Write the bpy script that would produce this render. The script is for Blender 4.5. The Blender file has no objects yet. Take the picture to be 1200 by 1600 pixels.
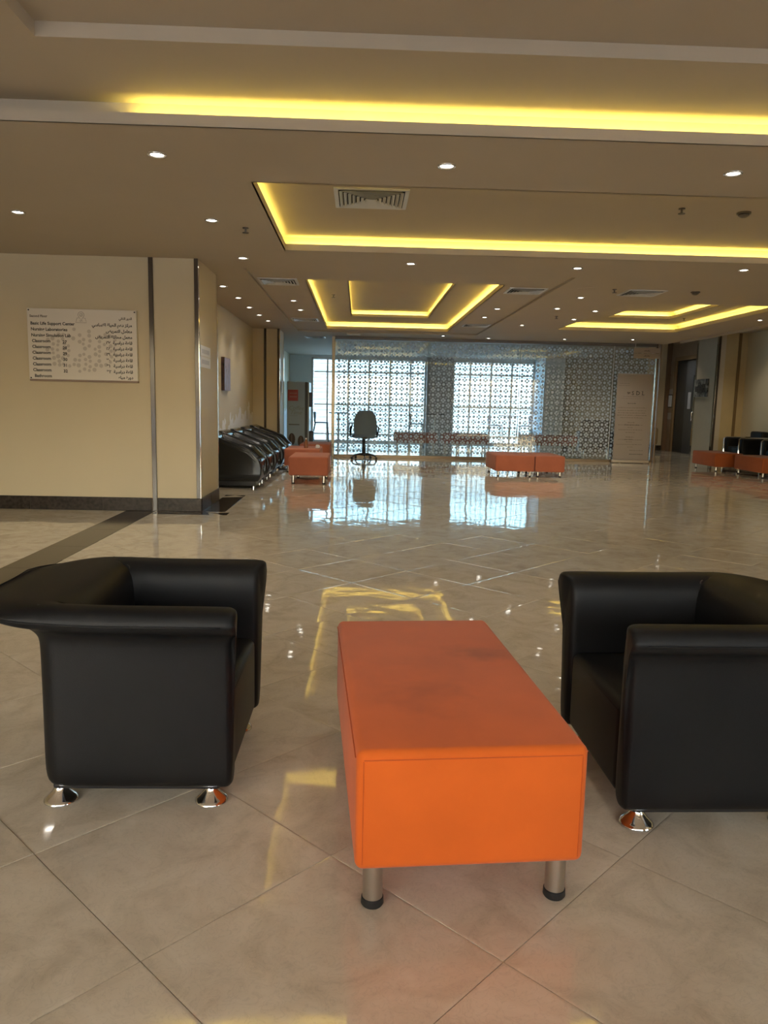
import bpy, bmesh, math, random
from mathutils import Vector, Matrix
PI = math.pi
R = math.radians
random.seed(7)
C = bpy.context.scene.collection
SC = bpy.context.scene

# ------------------------------------------------------------------ camera
EYE = 1.30
yaw, pitch, roll = R(1.992), R(8.053), R(1.248)
fw = Vector((math.sin(yaw)*math.cos(pitch), math.cos(yaw)*math.cos(pitch), -math.sin(pitch)))
rt = Vector((math.cos(yaw), -math.sin(yaw), 0))
dn = fw.cross(rt)
r2 = math.cos(roll)*rt - math.sin(roll)*dn
d2 = math.sin(roll)*rt + math.cos(roll)*dn
cam = bpy.data.cameras.new('camera')
cam.sensor_fit = 'VERTICAL'; cam.sensor_height = 32.0; cam.sensor_width = 24.0
cam.lens = 1192.4/1600*32.0
cam.clip_start = .05; cam.clip_end = 500
co = bpy.data.objects.new('camera', cam); C.objects.link(co)
mw = Matrix((r2, -d2, -fw)).transposed().to_4x4(); mw.translation = Vector((0, 0, EYE))
co.matrix_world = mw
SC.camera = co

# ------------------------------------------------------------------ light and view
SC.view_settings.view_transform = 'Standard'
SC.view_settings.look = 'None'
SC.view_settings.gamma = 1
SC.view_settings.use_curve_mapping = False
SC.view_settings.exposure = 0.2
SC.cycles.max_bounces = 10
SC.cycles.diffuse_bounces = 5
SC.cycles.glossy_bounces = 5
SC.cycles.transmission_bounces = 6
SC.cycles.transparent_max_bounces = 24
SC.cycles.caustics_reflective = False
SC.cycles.caustics_refractive = False
SC.cycles.sample_clamp_indirect = 6
w = bpy.data.worlds.new('World'); SC.world = w; w.use_nodes = True
wn = w.node_tree.nodes; wl = w.node_tree.links
bg = wn['Background']
sky = wn.new('ShaderNodeTexSky'); sky.sky_type = 'NISHITA'; sky.sun_disc = False
sky.sun_elevation = R(50); sky.sun_rotation = R(200); sky.dust_density = 4; sky.air_density = 1.2
wb = wn.new('ShaderNodeVectorMath'); wb.operation = 'MULTIPLY'; wb.inputs[1].default_value = (.99, .955, .90)   # camera white balance
wl.new(sky.outputs[0], wb.inputs[0]); wl.new(wb.outputs[0], bg.inputs[0]); bg.inputs[1].default_value = SKY = 1.9
sun = bpy.data.lights.new('sun', 'SUN'); sun.energy = 2.6; sun.angle = R(.6); sun.color = (1, .95, .87)
so = bpy.data.objects.new('sun', sun); C.objects.link(so)
so.rotation_euler = Vector((-.75, -.45, .95)).to_track_quat('Z', 'Y').to_euler()

def portal(x, y, z, sx, sz, face):
    l = bpy.data.lights.new('portal', 'AREA'); l.shape = 'RECTANGLE'; l.size = sx; l.size_y = sz
    l.cycles.is_portal = True
    o = bpy.data.objects.new('portal', l); C.objects.link(o); o.location = (x, y, z)
    o.rotation_euler = Vector((0, -face, 0)).to_track_quat('Z', 'Y').to_euler()
# sky portals: windows behind the camera (light travels +y) and the far window wall (light travels -y)
portal(-4.5, -2.18, 1.45, 4.8, 2.6, 1)
portal(.55, -2.18, 2.0, 5.3, 1.5, 1)
portal(7.1, -2.18, 1.45, 4.2, 2.6, 1)
portal(.3, 25.95, 1.42, 3.8, 2.75, -1)
portal(4.5, 25.95, 1.42, 2.8, 2.75, -1)

# ------------------------------------------------------------------ materials
MATS = {}
def nmat(name):
    m = bpy.data.materials.new(name); m.use_nodes = True; MATS[name] = m
    return m, m.node_tree.nodes, m.node_tree.links
def P(name, col, rough=.5, metal=0, spec=.5, bump=0, bscale=200, var=0, vscale=4, sheen=0, coat=0, bdet=3):
    m, n, l = nmat(name); b = n['Principled BSDF']
    b.inputs['Base Color'].default_value = (*col, 1); b.inputs['Roughness'].default_value = rough
    b.inputs['Metallic'].default_value = metal; b.inputs['Specular IOR Level'].default_value = spec
    b.inputs['Sheen Weight'].default_value = sheen; b.inputs['Coat Weight'].default_value = coat
    if bump or var:
        tc = n.new('ShaderNodeTexCoord')
    if bump:
        t = n.new('ShaderNodeTexNoise'); t.inputs['Scale'].default_value = bscale; t.inputs['Detail'].default_value = bdet
        bp = n.new('ShaderNodeBump'); bp.inputs['Strength'].default_value = bump; bp.inputs['Distance'].default_value = .002
        l.new(tc.outputs['Object'], t.inputs['Vector']); l.new(t.outputs[0], bp.inputs['Height']); l.new(bp.outputs[0], b.inputs['Normal'])
    if var:
        t2 = n.new('ShaderNodeTexNoise'); t2.inputs['Scale'].default_value = vscale; t2.inputs['Detail'].default_value = 4
        mr = n.new('ShaderNodeMapRange'); mr.inputs[1].default_value = .3; mr.inputs[2].default_value = .7
        mr.inputs[3].default_value = 1-var; mr.inputs[4].default_value = 1+var
        mx = n.new('ShaderNodeVectorMath'); mx.operation = 'SCALE'; mx.inputs[0].default_value = col
        l.new(tc.outputs['Object'], t2.inputs['Vector']); l.new(t2.outputs[0], mr.inputs[0]); l.new(mr.outputs[0], mx.inputs['Scale'])
        l.new(mx.outputs[0], b.inputs['Base Color'])
    return m
def E(name, col, s):
    m, n, l = nmat(name); n.remove(n['Principled BSDF']); e = n.new('ShaderNodeEmission')
    e.inputs[0].default_value = (*col, 1); e.inputs[1].default_value = s
    l.new(e.outputs[0], n['Material Output'].inputs[0]); return m

ceil_m = P('ceiling_paint', (.50, .43, .335), .75, var=.03, vscale=.8, bump=.05, bscale=60)
wall_m = P('cream_wall_paint', (.62, .525, .35), .55, var=.03, vscale=.7, bump=.06, bscale=90)
colm = P('pale_column_paint', (.64, .56, .43), .5, var=.02, bump=.05, bscale=90)
olive = P('olive_cream_paint', (.60, .47, .25), .5, var=.03)
leather = P('black_leather', (.0085, .0085, .009), .45, spec=.2, bump=.25, bscale=420, bdet=2, var=.25, vscale=3)
gloss_leather = P('glossy_black_leather', (.014, .017, .02), .2, spec=.6, bump=.1, bscale=200)
chrome = P('chrome', (.8, .8, .8), .06, 1)
steel = P('brushed_steel', (.52, .49, .45), .28, 1, bump=.05, bscale=300)
rubber = P('black_rubber', (.012, .012, .012), .6)
mirror = P('bronze_mirror_trim', (.075, .058, .045), .15, 0, spec=.4)
mirror2 = P('bright_mirror_trim', (.8, .78, .74), .08, 1)
alu = P('aluminium', (.5, .5, .5), .35, .8)
dalu = P('dark_aluminium', (.16, .14, .12), .4, .5)
white = P('white_plastic', (.75, .74, .72), .4)
vent_m = P('vent_enamel', (.62, .62, .60), .4)
vdark = P('vent_dark', (.02, .02, .02), .8)
board = P('sign_board_white', (.74, .68, .59), .35)
bedge = P('sign_board_edge', (.30, .21, .16), .5)
ink = P('black_ink', (.012, .01, .01), .6)
gink = P('grey_ink', (.16, .13, .11), .6)
paleink = P('pale_print', (.56, .50, .43), .6)
paper = P('paper', (.82, .83, .86), .6)
paper2 = P('paper_print', (.6, .62, .68), .6)
door_m = P('dark_door_laminate', (.045, .047, .052), .35, var=.15, vscale=2)
woodp = P('tan_wood_panel', (.40, .29, .20), .35, var=.08, vscale=3)
woodf = P('door_frame_wood', (.33, .22, .12), .4, var=.1)
tan = P('tan_upholstery', (.35, .25, .13), .7)
machine_m = P('hazed_machine_grey', (.46, .54, .62), .35)  # lightened and blued: veil of haze put into the cabinet colour
machine_d = P('coffee_machine_dark', (.03, .035, .05), .3)
redlab = P('red_label', (.50, .08, .08), .5)
fadewhite = P('faded_white_print', (.35, .37, .38), .5)
brownprint = P('brown_print', (.09, .05, .035), .5)
fabric_grey = P('hazed_grey_fabric', (.16, .23, .34), .7, bump=.2, bscale=300)  # blue haze in front of the chairs mixed into the fabric colour
blackp = P('black_plastic', (.015, .015, .018), .4)
ext_white = P('exterior_white_render', (.36, .40, .42), .7)
ext_joint = P('exterior_joint', (.25, .27, .3), .8)
ext_roof = P('exterior_blue_roof', (.22, .30, .38), .5)
ext_ground = P('exterior_paving', (.30, .32, .33), .8, var=.05)
banner_m = P('banner_vinyl', (.36, .315, .28), .45)
bottle_m = P('amber_bottle', (.25, .1, .05), .1, spec=.6)
granite_l = E('lamp_lens', (1, .93, .82), 14)

def fabric(name, col, stains=False):
    m, n, l = nmat(name); b = n['Principled BSDF']; b.inputs['Roughness'].default_value = .8
    b.inputs['Sheen Weight'].default_value = .15; b.inputs['Specular IOR Level'].default_value = .25
    tc = n.new('ShaderNodeTexCoord')
    wv = n.new('ShaderNodeTexNoise'); wv.inputs['Scale'].default_value = 600; wv.inputs['Detail'].default_value = 1
    bp = n.new('ShaderNodeBump'); bp.inputs['Strength'].default_value = .35; bp.inputs['Distance'].default_value = .001
    l.new(tc.outputs['Object'], wv.inputs[0]); l.new(wv.outputs[0], bp.inputs['Height']); l.new(bp.outputs[0], b.inputs['Normal'])
    t = n.new('ShaderNodeTexNoise'); t.inputs['Scale'].default_value = 5; t.inputs['Detail'].default_value = 5
    l.new(tc.outputs['Object'], t.inputs[0])
    mr = n.new('ShaderNodeMapRange'); mr.inputs[1].default_value = .35; mr.inputs[2].default_value = .7; mr.inputs[3].default_value = .94; mr.inputs[4].default_value = 1.05
    l.new(t.outputs[0], mr.inputs[0]); fac = mr.outputs[0]
    if stains:   # worn dirty patches on the seat top
        for (cx, cy, r, s) in ((-.08, -.22, .17, .24), (.17, .16, .13, .3), (.0, .0, .30, .10)):
            d = n.new('ShaderNodeVectorMath'); d.operation = 'DISTANCE'; d.inputs[1].default_value = (cx, cy, .43)
            l.new(tc.outputs['Object'], d.inputs[0])
            ad = n.new('ShaderNodeMath'); ad.operation = 'MULTIPLY_ADD'; ad.inputs[1].default_value = .28; l.new(t.outputs[0], ad.inputs[0]); l.new(d.outputs['Value'], ad.inputs[2])
            q = n.new('ShaderNodeMapRange'); q.interpolation_type = 'SMOOTHSTEP'; q.inputs[1].default_value = .13; q.inputs[2].default_value = .14+r; q.inputs[3].default_value = 1-s; q.inputs[4].default_value = 1
            l.new(ad.outputs[0], q.inputs[0])
            mu = n.new('ShaderNodeMath'); mu.operation = 'MULTIPLY'; l.new(fac, mu.inputs[0]); l.new(q.outputs[0], mu.inputs[1]); fac = mu.outputs[0]
    sc = n.new('ShaderNodeVectorMath'); sc.operation = 'SCALE'; sc.inputs[0].default_value = col; l.new(fac, sc.inputs['Scale'])
    l.new(sc.outputs[0], b.inputs['Base Color']); return m
orange = fabric('orange_fabric', (.70, .132, .013), True)
redor = fabric('hazed_red_orange_fabric', (.44, .14, .08))  # desaturated: the glare veil is part of this base colour
rust = fabric('rust_fabric', (.37, .095, .028))
dred = fabric('dull_red_fabric', (.35, .13, .11))

def tile_mat():
    m, n, l = nmat('polished_beige_marble'); b = n['Principled BSDF']
    b.inputs['Roughness'].default_value = .045; b.inputs['IOR'].default_value = 1.6; b.inputs['Specular IOR Level'].default_value = .85
    g = n.new('ShaderNodeNewGeometry'); oi = n.new('ShaderNodeObjectInfo')
    t = n.new('ShaderNodeTexNoise'); t.inputs['Scale'].default_value = 5; t.inputs['Detail'].default_value = 7; t.inputs['Roughness'].default_value = .62; t.inputs['Distortion'].default_value = .9
    off = n.new('ShaderNodeVectorMath'); off.operation = 'MULTIPLY_ADD'; off.inputs[1].default_value = (7, 7, 7)
    cb = n.new('ShaderNodeCombineXYZ'); l.new(oi.outputs['Random'], cb.inputs[0]); l.new(oi.outputs['Random'], cb.inputs[2])
    l.new(cb.outputs[0], off.inputs[0]); l.new(g.outputs['Position'], off.inputs[2]); l.new(off.outputs[0], t.inputs[0])
    cr = n.new('ShaderNodeValToRGB'); e = cr.color_ramp.elements
    e[0].position = .30; e[0].color = (.58, .50, .38, 1); e[1].position = .72; e[1].color = (.80, .72, .585, 1)
    k = e.new(.5); k.color = (.72, .635, .50, 1)
    l.new(t.outputs[0], cr.inputs[0])
    # fine darker fossil veins
    t2 = n.new('ShaderNodeTexNoise'); t2.inputs['Scale'].default_value = 22; t2.inputs['Detail'].default_value = 6; t2.inputs['Distortion'].default_value = 2.2
    l.new(off.outputs[0], t2.inputs[0])
    ab = n.new('ShaderNodeMath'); ab.operation = 'SUBTRACT'; ab.inputs[1].default_value = .5; l.new(t2.outputs[0], ab.inputs[0])
    aa = n.new('ShaderNodeMath'); aa.operation = 'ABSOLUTE'; l.new(ab.outputs[0], aa.inputs[0])
    mr = n.new('ShaderNodeMapRange'); mr.inputs[1].default_value = 0; mr.inputs[2].default_value = .03; mr.inputs[3].default_value = .9; mr.inputs[4].default_value = 1; l.new(aa.outputs[0], mr.inputs[0])
    sc = n.new('ShaderNodeVectorMath'); sc.operation = 'SCALE'; l.new(cr.outputs[0], sc.inputs[0]); l.new(mr.outputs[0], sc.inputs['Scale'])
    l.new(sc.outputs[0], b.inputs['Base Color'])
    wv = n.new('ShaderNodeTexNoise'); wv.inputs['Scale'].default_value = 4.5; wv.inputs['Detail'].default_value = 1.5
    l.new(off.outputs[0], wv.inputs[0])
    bp = n.new('ShaderNodeBump'); bp.inputs['Strength'].default_value = 1; bp.inputs['Distance'].default_value = .0017
    l.new(wv.outputs[0], bp.inputs['Height']); l.new(bp.outputs[0], b.inputs['Normal'])
    return m
tile_m = tile_mat()
grout = P('brown_grout', (.10, .075, .055), .8)
def granite():
    m, n, l = nmat('dark_brown_granite'); b = n['Principled BSDF']; b.inputs['Roughness'].default_value = .12; b.inputs['Specular IOR Level'].default_value = .3
    g = n.new('ShaderNodeNewGeometry')
    t = n.new('ShaderNodeTexNoise'); t.inputs['Scale'].default_value = 14; t.inputs['Detail'].default_value = 8; t.inputs['Distortion'].default_value = 2.5; t.inputs['Roughness'].default_value = .7
    l.new(g.outputs['Position'], t.inputs[0])
    cr = n.new('ShaderNodeValToRGB'); e = cr.color_ramp.elements
    e[0].position = .38; e[0].color = (.022, .016, .012, 1); e[1].position = .75; e[1].color = (.13, .095, .065, 1)
    l.new(t.outputs[0], cr.inputs[0]); l.new(cr.outputs[0], b.inputs[0]); return m
gran = granite()
gran_b = P('baseboard_granite', (.035, .026, .02), .3, spec=.15, var=.6, vscale=25)
def glass(name, tint=(1, 1, 1)):
    m, n, l = nmat(name); n.remove(n['Principled BSDF'])
    tr = n.new('ShaderNodeBsdfTransparent'); tr.inputs[0].default_value = (*tint, 1)
    gl = n.new('ShaderNodeBsdfGlossy'); gl.inputs['Roughness'].default_value = .02
    lw = n.new('ShaderNodeLayerWeight'); lw.inputs[0].default_value = .5
    pw = n.new('ShaderNodeMath'); pw.operation = 'POWER'; pw.inputs[1].default_value = 4; l.new(lw.outputs['Facing'], pw.inputs[0])
    ma = n.new('ShaderNodeMath'); ma.operation = 'MULTIPLY_ADD'; ma.inputs[1].default_value = .8; ma.inputs[2].default_value = .07; l.new(pw.outputs[0], ma.inputs[0])
    mx = n.new('ShaderNodeMixShader'); l.new(ma.outputs[0], mx.inputs[0]); l.new(tr.outputs[0], mx.inputs[1]); l.new(gl.outputs[0], mx.inputs[2])
    l.new(mx.outputs[0], n['Material Output'].inputs[0]); return m
pglass = glass('partition_glass', (.95, .98, .98))
wglass = glass('window_glass', (.72, .88, .96))
bglass = glass('clear_window_glass', (.97, .98, .98))
def film():
    m, n, l = nmat('frosted_film'); n.remove(n['Principled BSDF'])
    d = n.new('ShaderNodeBsdfDiffuse'); d.inputs[0].default_value = (.82, .83, .80, 1)
    t = n.new('ShaderNodeBsdfTranslucent'); t.inputs[0].default_value = (.62, .76, .88, 1)
    mx = n.new('ShaderNodeMixShader'); mx.inputs[0].default_value = .45; l.new(d.outputs[0], mx.inputs[1]); l.new(t.outputs[0], mx.inputs[2])
    l.new(mx.outputs[0], n['Material Output'].inputs[0]); return m
film_m = film()
def recess_wall():
    m = P('recess_wall_paint', (.62, .525, .35), .55); n = m.node_tree.nodes; l = m.node_tree.links; b = n['Principled BSDF']
    g = n.new('ShaderNodeNewGeometry'); sp = n.new('ShaderNodeSeparateXYZ'); l.new(g.outputs['Position'], sp.inputs[0])
    t = n.new('ShaderNodeTexNoise'); t.inputs['Scale'].default_value = 3; t.inputs['Detail'].default_value = 3; l.new(g.outputs['Position'], t.inputs[0])
    a = n.new('ShaderNodeMath'); a.operation = 'MULTIPLY_ADD'; a.inputs[1].default_value = -1.2; l.new(t.outputs[0], a.inputs[0]); l.new(sp.outputs[2], a.inputs[2])
    # scuffed, bare-plaster band behind the chair backs, higher towards the far end
    k = n.new('ShaderNodeMapRange'); k.inputs[1].default_value = 12.6; k.inputs[2].default_value = 16; k.inputs[3].default_value = .22; k.inputs[4].default_value = .5; l.new(sp.outputs[1], k.inputs[0])
    lt = n.new('ShaderNodeMath'); lt.operation = 'LESS_THAN'; l.new(a.outputs[0], lt.inputs[0]); l.new(k.outputs[0], lt.inputs[1])
    g2 = n.new('ShaderNodeMath'); g2.operation = 'GREATER_THAN'; g2.inputs[1].default_value = 12.6; l.new(sp.outputs[1], g2.inputs[0])
    mu = n.new('ShaderNodeMath'); mu.operation = 'MULTIPLY'; l.new(lt.outputs[0], mu.inputs[0]); l.new(g2.outputs[0], mu.inputs[1])
    mx = n.new('ShaderNodeMix'); mx.data_type = 'RGBA'; mx.inputs[6].default_value = (.62, .525, .35, 1); mx.inputs[7].default_value = (.85, .83, .82, 1)
    l.new(mu.outputs[0], mx.inputs[0]); l.new(mx.outputs[2], b.inputs[0]); return m
recess_m = recess_wall()

# ------------------------------------------------------------------ mesh helpers
def finish(o, smooth):
    if smooth:
        for p in o.data.polygons: p.use_smooth = True
        if smooth != 'all':
            try: o.data.set_sharp_from_angle(angle=R(smooth))
            except Exception: pass
def obj(name, bm, m, parent=None, smooth=None, loc=None, rot=None):
    me = bpy.data.meshes.new(name); bmesh.ops.recalc_face_normals(bm, faces=bm.faces); bm.to_mesh(me); bm.free()
    if m: me.materials.append(m)
    o = bpy.data.objects.new(name, me); C.objects.link(o)
    if parent: o.parent = parent
    if loc: o.location = loc
    if rot: o.rotation_euler = rot
    finish(o, smooth); return o
def link(name, me, parent=None, loc=(0, 0, 0), rot=(0, 0, 0)):
    o = bpy.data.objects.new(name, me); C.objects.link(o); o.parent = parent; o.location = loc; o.rotation_euler = rot; return o
def tag(o, label, cat, group=None, kind=None):
    o['label'] = label; o['category'] = cat
    if group: o['group'] = group
    if kind: o['kind'] = kind
    return o
def thing(name, label, cat, loc=(0, 0, 0), rz=0, group=None):
    o = bpy.data.objects.new(name, None); C.objects.link(o); o.location = loc; o.rotation_euler = (0, 0, rz); o.empty_display_size = .1
    return tag(o, label, cat, group)
def struct(name, bm, m, parent=None, smooth=None):
    o = obj(name, bm, m, parent, smooth)
    if not parent: o['kind'] = 'structure'
    return o
def dup(root, loc, rz, label, group=None):
    r = root.copy(); C.objects.link(r); r.location = loc; r.rotation_euler = (0, 0, rz); r['label'] = label
    if group: r['group'] = group
    for ch in list(root.children):
        c = ch.copy(); C.objects.link(c); c.parent = r
        for g in list(ch.children):
            d = g.copy(); C.objects.link(d); d.parent = c
    return r
def box(bm, x0, x1, y0, y1, z0, z1, bev=0, seg=2):
    g = bmesh.ops.create_cube(bm, size=1)
    vs = g['verts']
    for v in vs:
        v.co = Vector((x0+(v.co.x+.5)*(x1-x0), y0+(v.co.y+.5)*(y1-y0), z0+(v.co.z+.5)*(z1-z0)))
    if bev:
        es = list({e for v in vs for e in v.link_edges})
        bmesh.ops.bevel(bm, geom=es, offset=bev, segments=seg, affect='EDGES', profile=.5)
def Bx(x0, x1, y0, y1, z0, z1, bev=0, seg=2):
    bm = bmesh.new(); box(bm, x0, x1, y0, y1, z0, z1, bev, seg); return bm
def quad(bm, *ps):
    return bm.faces.new([bm.verts.new(p) for p in ps])
def lathe(bm, prof, seg=24, c=(0, 0, 0)):
    rings = []
    for r, z in prof:
        if r < 1e-6: rings.append([bm.verts.new((c[0], c[1], c[2]+z))])
        else: rings.append([bm.verts.new((c[0]+r*math.cos(2*PI*i/seg), c[1]+r*math.sin(2*PI*i/seg), c[2]+z)) for i in range(seg)])
    for a, b in zip(rings, rings[1:]):
        for i in range(seg):
            j = (i+1) % seg
            if len(a) == 1 and len(b) == 1: continue
            if len(a) == 1: bm.faces.new((a[0], b[i], b[j]))
            elif len(b) == 1: bm.faces.new((a[i], a[j], b[0]))
            else: bm.faces.new((a[i], a[j], b[j], b[i]))
def Lt(prof, seg=24, c=(0, 0, 0)):
    bm = bmesh.new(); lathe(bm, prof, seg, c); return bm
def tube(bm, pts, r, seg=8, cap=True):
    pts = [Vector(p) for p in pts]; rings = []; n = len(pts)
    rr = r if isinstance(r, (list, tuple)) else [r]*n
    up = None
    for i, p in enumerate(pts):
        d = (pts[min(i+1, n-1)]-pts[max(i-1, 0)]).normalized()
        if up is None: up = Vector((0, 0, 1)) if abs(d.z) < .9 else Vector((1, 0, 0))
        a = d.cross(up).normalized(); b = a.cross(d).normalized(); up = b
        rings.append([bm.verts.new(p+rr[i]*(a*math.cos(2*PI*k/seg)+b*math.sin(2*PI*k/seg))) for k in range(seg)])
    for A, B in zip(rings, rings[1:]):
        for k in range(seg): bm.faces.new((A[k], A[(k+1) % seg], B[(k+1) % seg], B[k]))
    if cap: bm.faces.new(rings[0]); bm.faces.new(rings[-1])
def Tb(pts, r, seg=8):
    bm = bmesh.new(); tube(bm, pts, r, seg); return bm
# ---- text; Arabic is shaped here into presentation forms
AR = {'ا': 'FE8D FE8E', 'أ': 'FE83 FE84', 'ب': 'FE8F FE90 FE91 FE92', 'ة': 'FE93 FE94', 'ت': 'FE95 FE96 FE97 FE98', 'ث': 'FE99 FE9A FE9B FE9C',
      'ج': 'FE9D FE9E FE9F FEA0', 'ح': 'FEA1 FEA2 FEA3 FEA4', 'خ': 'FEA5 FEA6 FEA7 FEA8', 'د': 'FEA9 FEAA', 'ذ': 'FEAB FEAC', 'ر': 'FEAD FEAE', 'ز': 'FEAF FEB0',
      'س': 'FEB1 FEB2 FEB3 FEB4', 'ش': 'FEB5 FEB6 FEB7 FEB8', 'ص': 'FEB9 FEBA FEBB FEBC', 'ض': 'FEBD FEBE FEBF FEC0', 'ع': 'FEC9 FECA FECB FECC',
      'ق': 'FED5 FED6 FED7 FED8', 'ك': 'FED9 FEDA FEDB FEDC', 'ل': 'FEDD FEDE FEDF FEE0', 'م': 'FEE1 FEE2 FEE3 FEE4', 'ن': 'FEE5 FEE6 FEE7 FEE8',
      'ه': 'FEE9 FEEA FEEB FEEC', 'و': 'FEED FEEE', 'ي': 'FEF1 FEF2 FEF3 FEF4'}
AR = {k: [chr(int(x, 16)) for x in v.split()] for k, v in AR.items()}
def arab(s):
    out = []; i = 0
    cs = list(s); toks = []
    while i < len(cs):
        if cs[i] == 'ل' and i+1 < len(cs) and cs[i+1] in 'اأ':
            toks.append('LA' if cs[i+1] == 'ا' else 'LH'); i += 2
        else: toks.append(cs[i]); i += 1
    forms = lambda t: {'LA': ['\uFEFB', '\uFEFC'], 'LH': ['\uFEF7', '\uFEF8']}.get(t) or AR.get(t)
    for k, t in enumerate(toks):
        f = forms(t)
        if not f: out.append(t); continue
        pf = forms(toks[k-1]) if k else None
        nf = forms(toks[k+1]) if k+1 < len(toks) else None
        pj = bool(pf and len(pf) == 4); nj = bool(nf and len(f) == 4)
        out.append(f[3] if pj and nj else f[1] if pj else f[2] if nj else f[0])
    return ''.join(reversed(out))
def text(s, size, m, parent, loc, rot=(PI/2, 0, 0), align='LEFT', name='lettering', bold=.0, space=1.0, shear=0):
    c = bpy.data.curves.new(name, 'FONT'); c.body = s; c.size = size; c.align_x = align; c.offset = bold; c.resolution_u = 2
    c.space_character = space; c.shear = shear
    tmp = bpy.data.objects.new('tmp', c); C.objects.link(tmp)
    me = bpy.data.meshes.new_from_object(tmp.evaluated_get(bpy.context.evaluated_depsgraph_get())); bpy.data.objects.remove(tmp)
    me.materials.clear(); me.materials.append(m); o = bpy.data.objects.new(name, me); C.objects.link(o); o.parent = parent; o.location = loc; o.rotation_euler = rot
    return o

# ------------------------------------------------------------------ floor
H = 2.87
TS, TH = .602, R(.385)
O0 = Vector((-.489, 1.633))
U = Vector((math.sin(PI/4+TH), math.cos(PI/4+TH)))*TS
V = Vector((-math.cos(PI/4+TH), math.sin(PI/4+TH)))*TS
bm = Bx(-7.2, 10.8, -5.2, 26.2, -.12, -.006)
floor = struct('floor', bm, grout)
SX0, SX1 = -2.71, -2.37       # dark granite stripe
def clip(poly, ax, val, keep_gt):
    out = []
    for i in range(len(poly)):
        a, b = poly[i], poly[(i+1) % len(poly)]
        ia = (a[ax] > val) == keep_gt; ib = (b[ax] > val) == keep_gt
        if ia: out.append(a)
        if ia != ib:
            t = (val-a[ax])/(b[ax]-a[ax]); out.append(a.lerp(b, t))
    return out
def area(p):
    return abs(sum(p[i].x*p[(i+1) % len(p)].y-p[(i+1) % len(p)].x*p[i].y for i in range(len(p))))/2
def shrink(poly, d):
    n = len(poly); c = sum(poly, Vector((0, 0)))/n; out = []
    for i in range(n):
        a, b, e = poly[i-1], poly[i], poly[(i+1) % n]
        d1 = (b-a).normalized(); d2_ = (e-b).normalized()
        n1 = Vector((-d1.y, d1.x)); n2 = Vector((-d2_.y, d2_.x))
        if n1.dot(c-b) < 0: n1 = -n1
        if n2.dot(c-b) < 0: n2 = -n2
        k = n1+n2; out.append(b+k*(d/max(.15, 1+n1.dot(n2))))
    return out
def tile_geo(bm, poly, cen, tx, ty):
    p1 = shrink(poly, .0012); p2 = shrink(poly, .0080)
    z = lambda q, z0: z0+(q.x-cen.x)*tx+(q.y-cen.y)*ty
    lo = [bm.verts.new((q.x-cen.x, q.y-cen.y, -.010)) for q in p1]
    mi = [bm.verts.new((q.x-cen.x, q.y-cen.y, z(q, -.0006))) for q in p1]
    hi = [bm.verts.new((q.x-cen.x, q.y-cen.y, z(q, 0))) for q in p2]
    n = len(poly)
    for i in range(n):
        j = (i+1) % n
        bm.faces.new((lo[i], lo[j], mi[j], mi[i])); bm.faces.new((mi[i], mi[j], hi[j], hi[i]))
    bm.faces.new(hi)
cells = []
dark_rects = [(SX0, SX1, -5, 8.95), (-2.37, -1.55, 8.95, 9.08), (-1.84, -1.55, 9.08, 10.7)]
def add_cells():
    for i in range(-34, 60):
        for j in range(-50, 50):
            a = O0+U*i+V*j; poly = [a, a+U, a+U+V, a+V]
            cx = a+(U+V)/2
            if cx.y < -5.4 or cx.y > 26.3 or cx.x < -7.5 or cx.x > 11: continue
            for side in (0, 1):
                p = clip(poly, 0, SX0 if side == 0 else SX1, side == 1)
                if len(p) < 3: continue
                p = clip(p, 1, 26.1, False)
                if len(p) < 3: continue
                p = clip(p, 1, -5.1, True)
                if len(p) < 3: continue
                p = clip(p, 0, 10.7, False)
                if len(p) < 3: continue
                p = clip(p, 0, -7.1, True)
                # drop near-duplicate vertices
                q = [v for k, v in enumerate(p) if (v-p[k-1]).length > .004]
                if len(q) < 3 or area(q) < .0006: continue
                cells.append(q)
add_cells()
def vis(p):
    c = sum(p, Vector((0, 0)))/len(p)
    if c.y < .9: return 1e3
    x = (c.x-.035*c.y)/max(c.y, .1)
    if abs(x) > .58 + .3/max(c.y, .1): return 1e3
    if c.x < -1.84 and c.y > 9.2: return 1e3
    return c.y - .2*min(area(p)/.36, 1)
cells.sort(key=vis)
shared = {}
stuff = bmesh.new()
for k, p in enumerate(cells):
    c = sum(p, Vector((0, 0)))/len(p)
    tx, ty = random.gauss(0, .0022), random.gauss(0, .0022)
    if k < 296 and vis(p) < 500:
        full = len(p) == 4 and area(p) > .355
        if full:
            key = random.randrange(14)
            if key not in shared:
                b = bmesh.new(); tile_geo(b, p, c, tx, ty); me = bpy.data.meshes.new('tile'); bmesh.ops.recalc_face_normals(b, faces=b.faces); b.to_mesh(me); b.free(); me.materials.append(tile_m); shared[key] = me
            link('tile', shared[key], floor, (c.x, c.y, 0))
        else:
            b = bmesh.new(); tile_geo(b, p, c, tx, ty); obj('tile', b, tile_m, floor, loc=(c.x, c.y, 0))
    else:
        b = bmesh.new(); tile_geo(b, p, c, tx, ty)
        bmesh.ops.translate(b, verts=b.verts, vec=(c.x, c.y, 0)); me = bpy.data.meshes.new('x'); b.to_mesh(me); b.free(); stuff.from_mesh(me); bpy.data.meshes.remove(me)
so_ = obj('outer_tiles', stuff, tile_m, floor); so_['kind'] = 'stuff'
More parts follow.
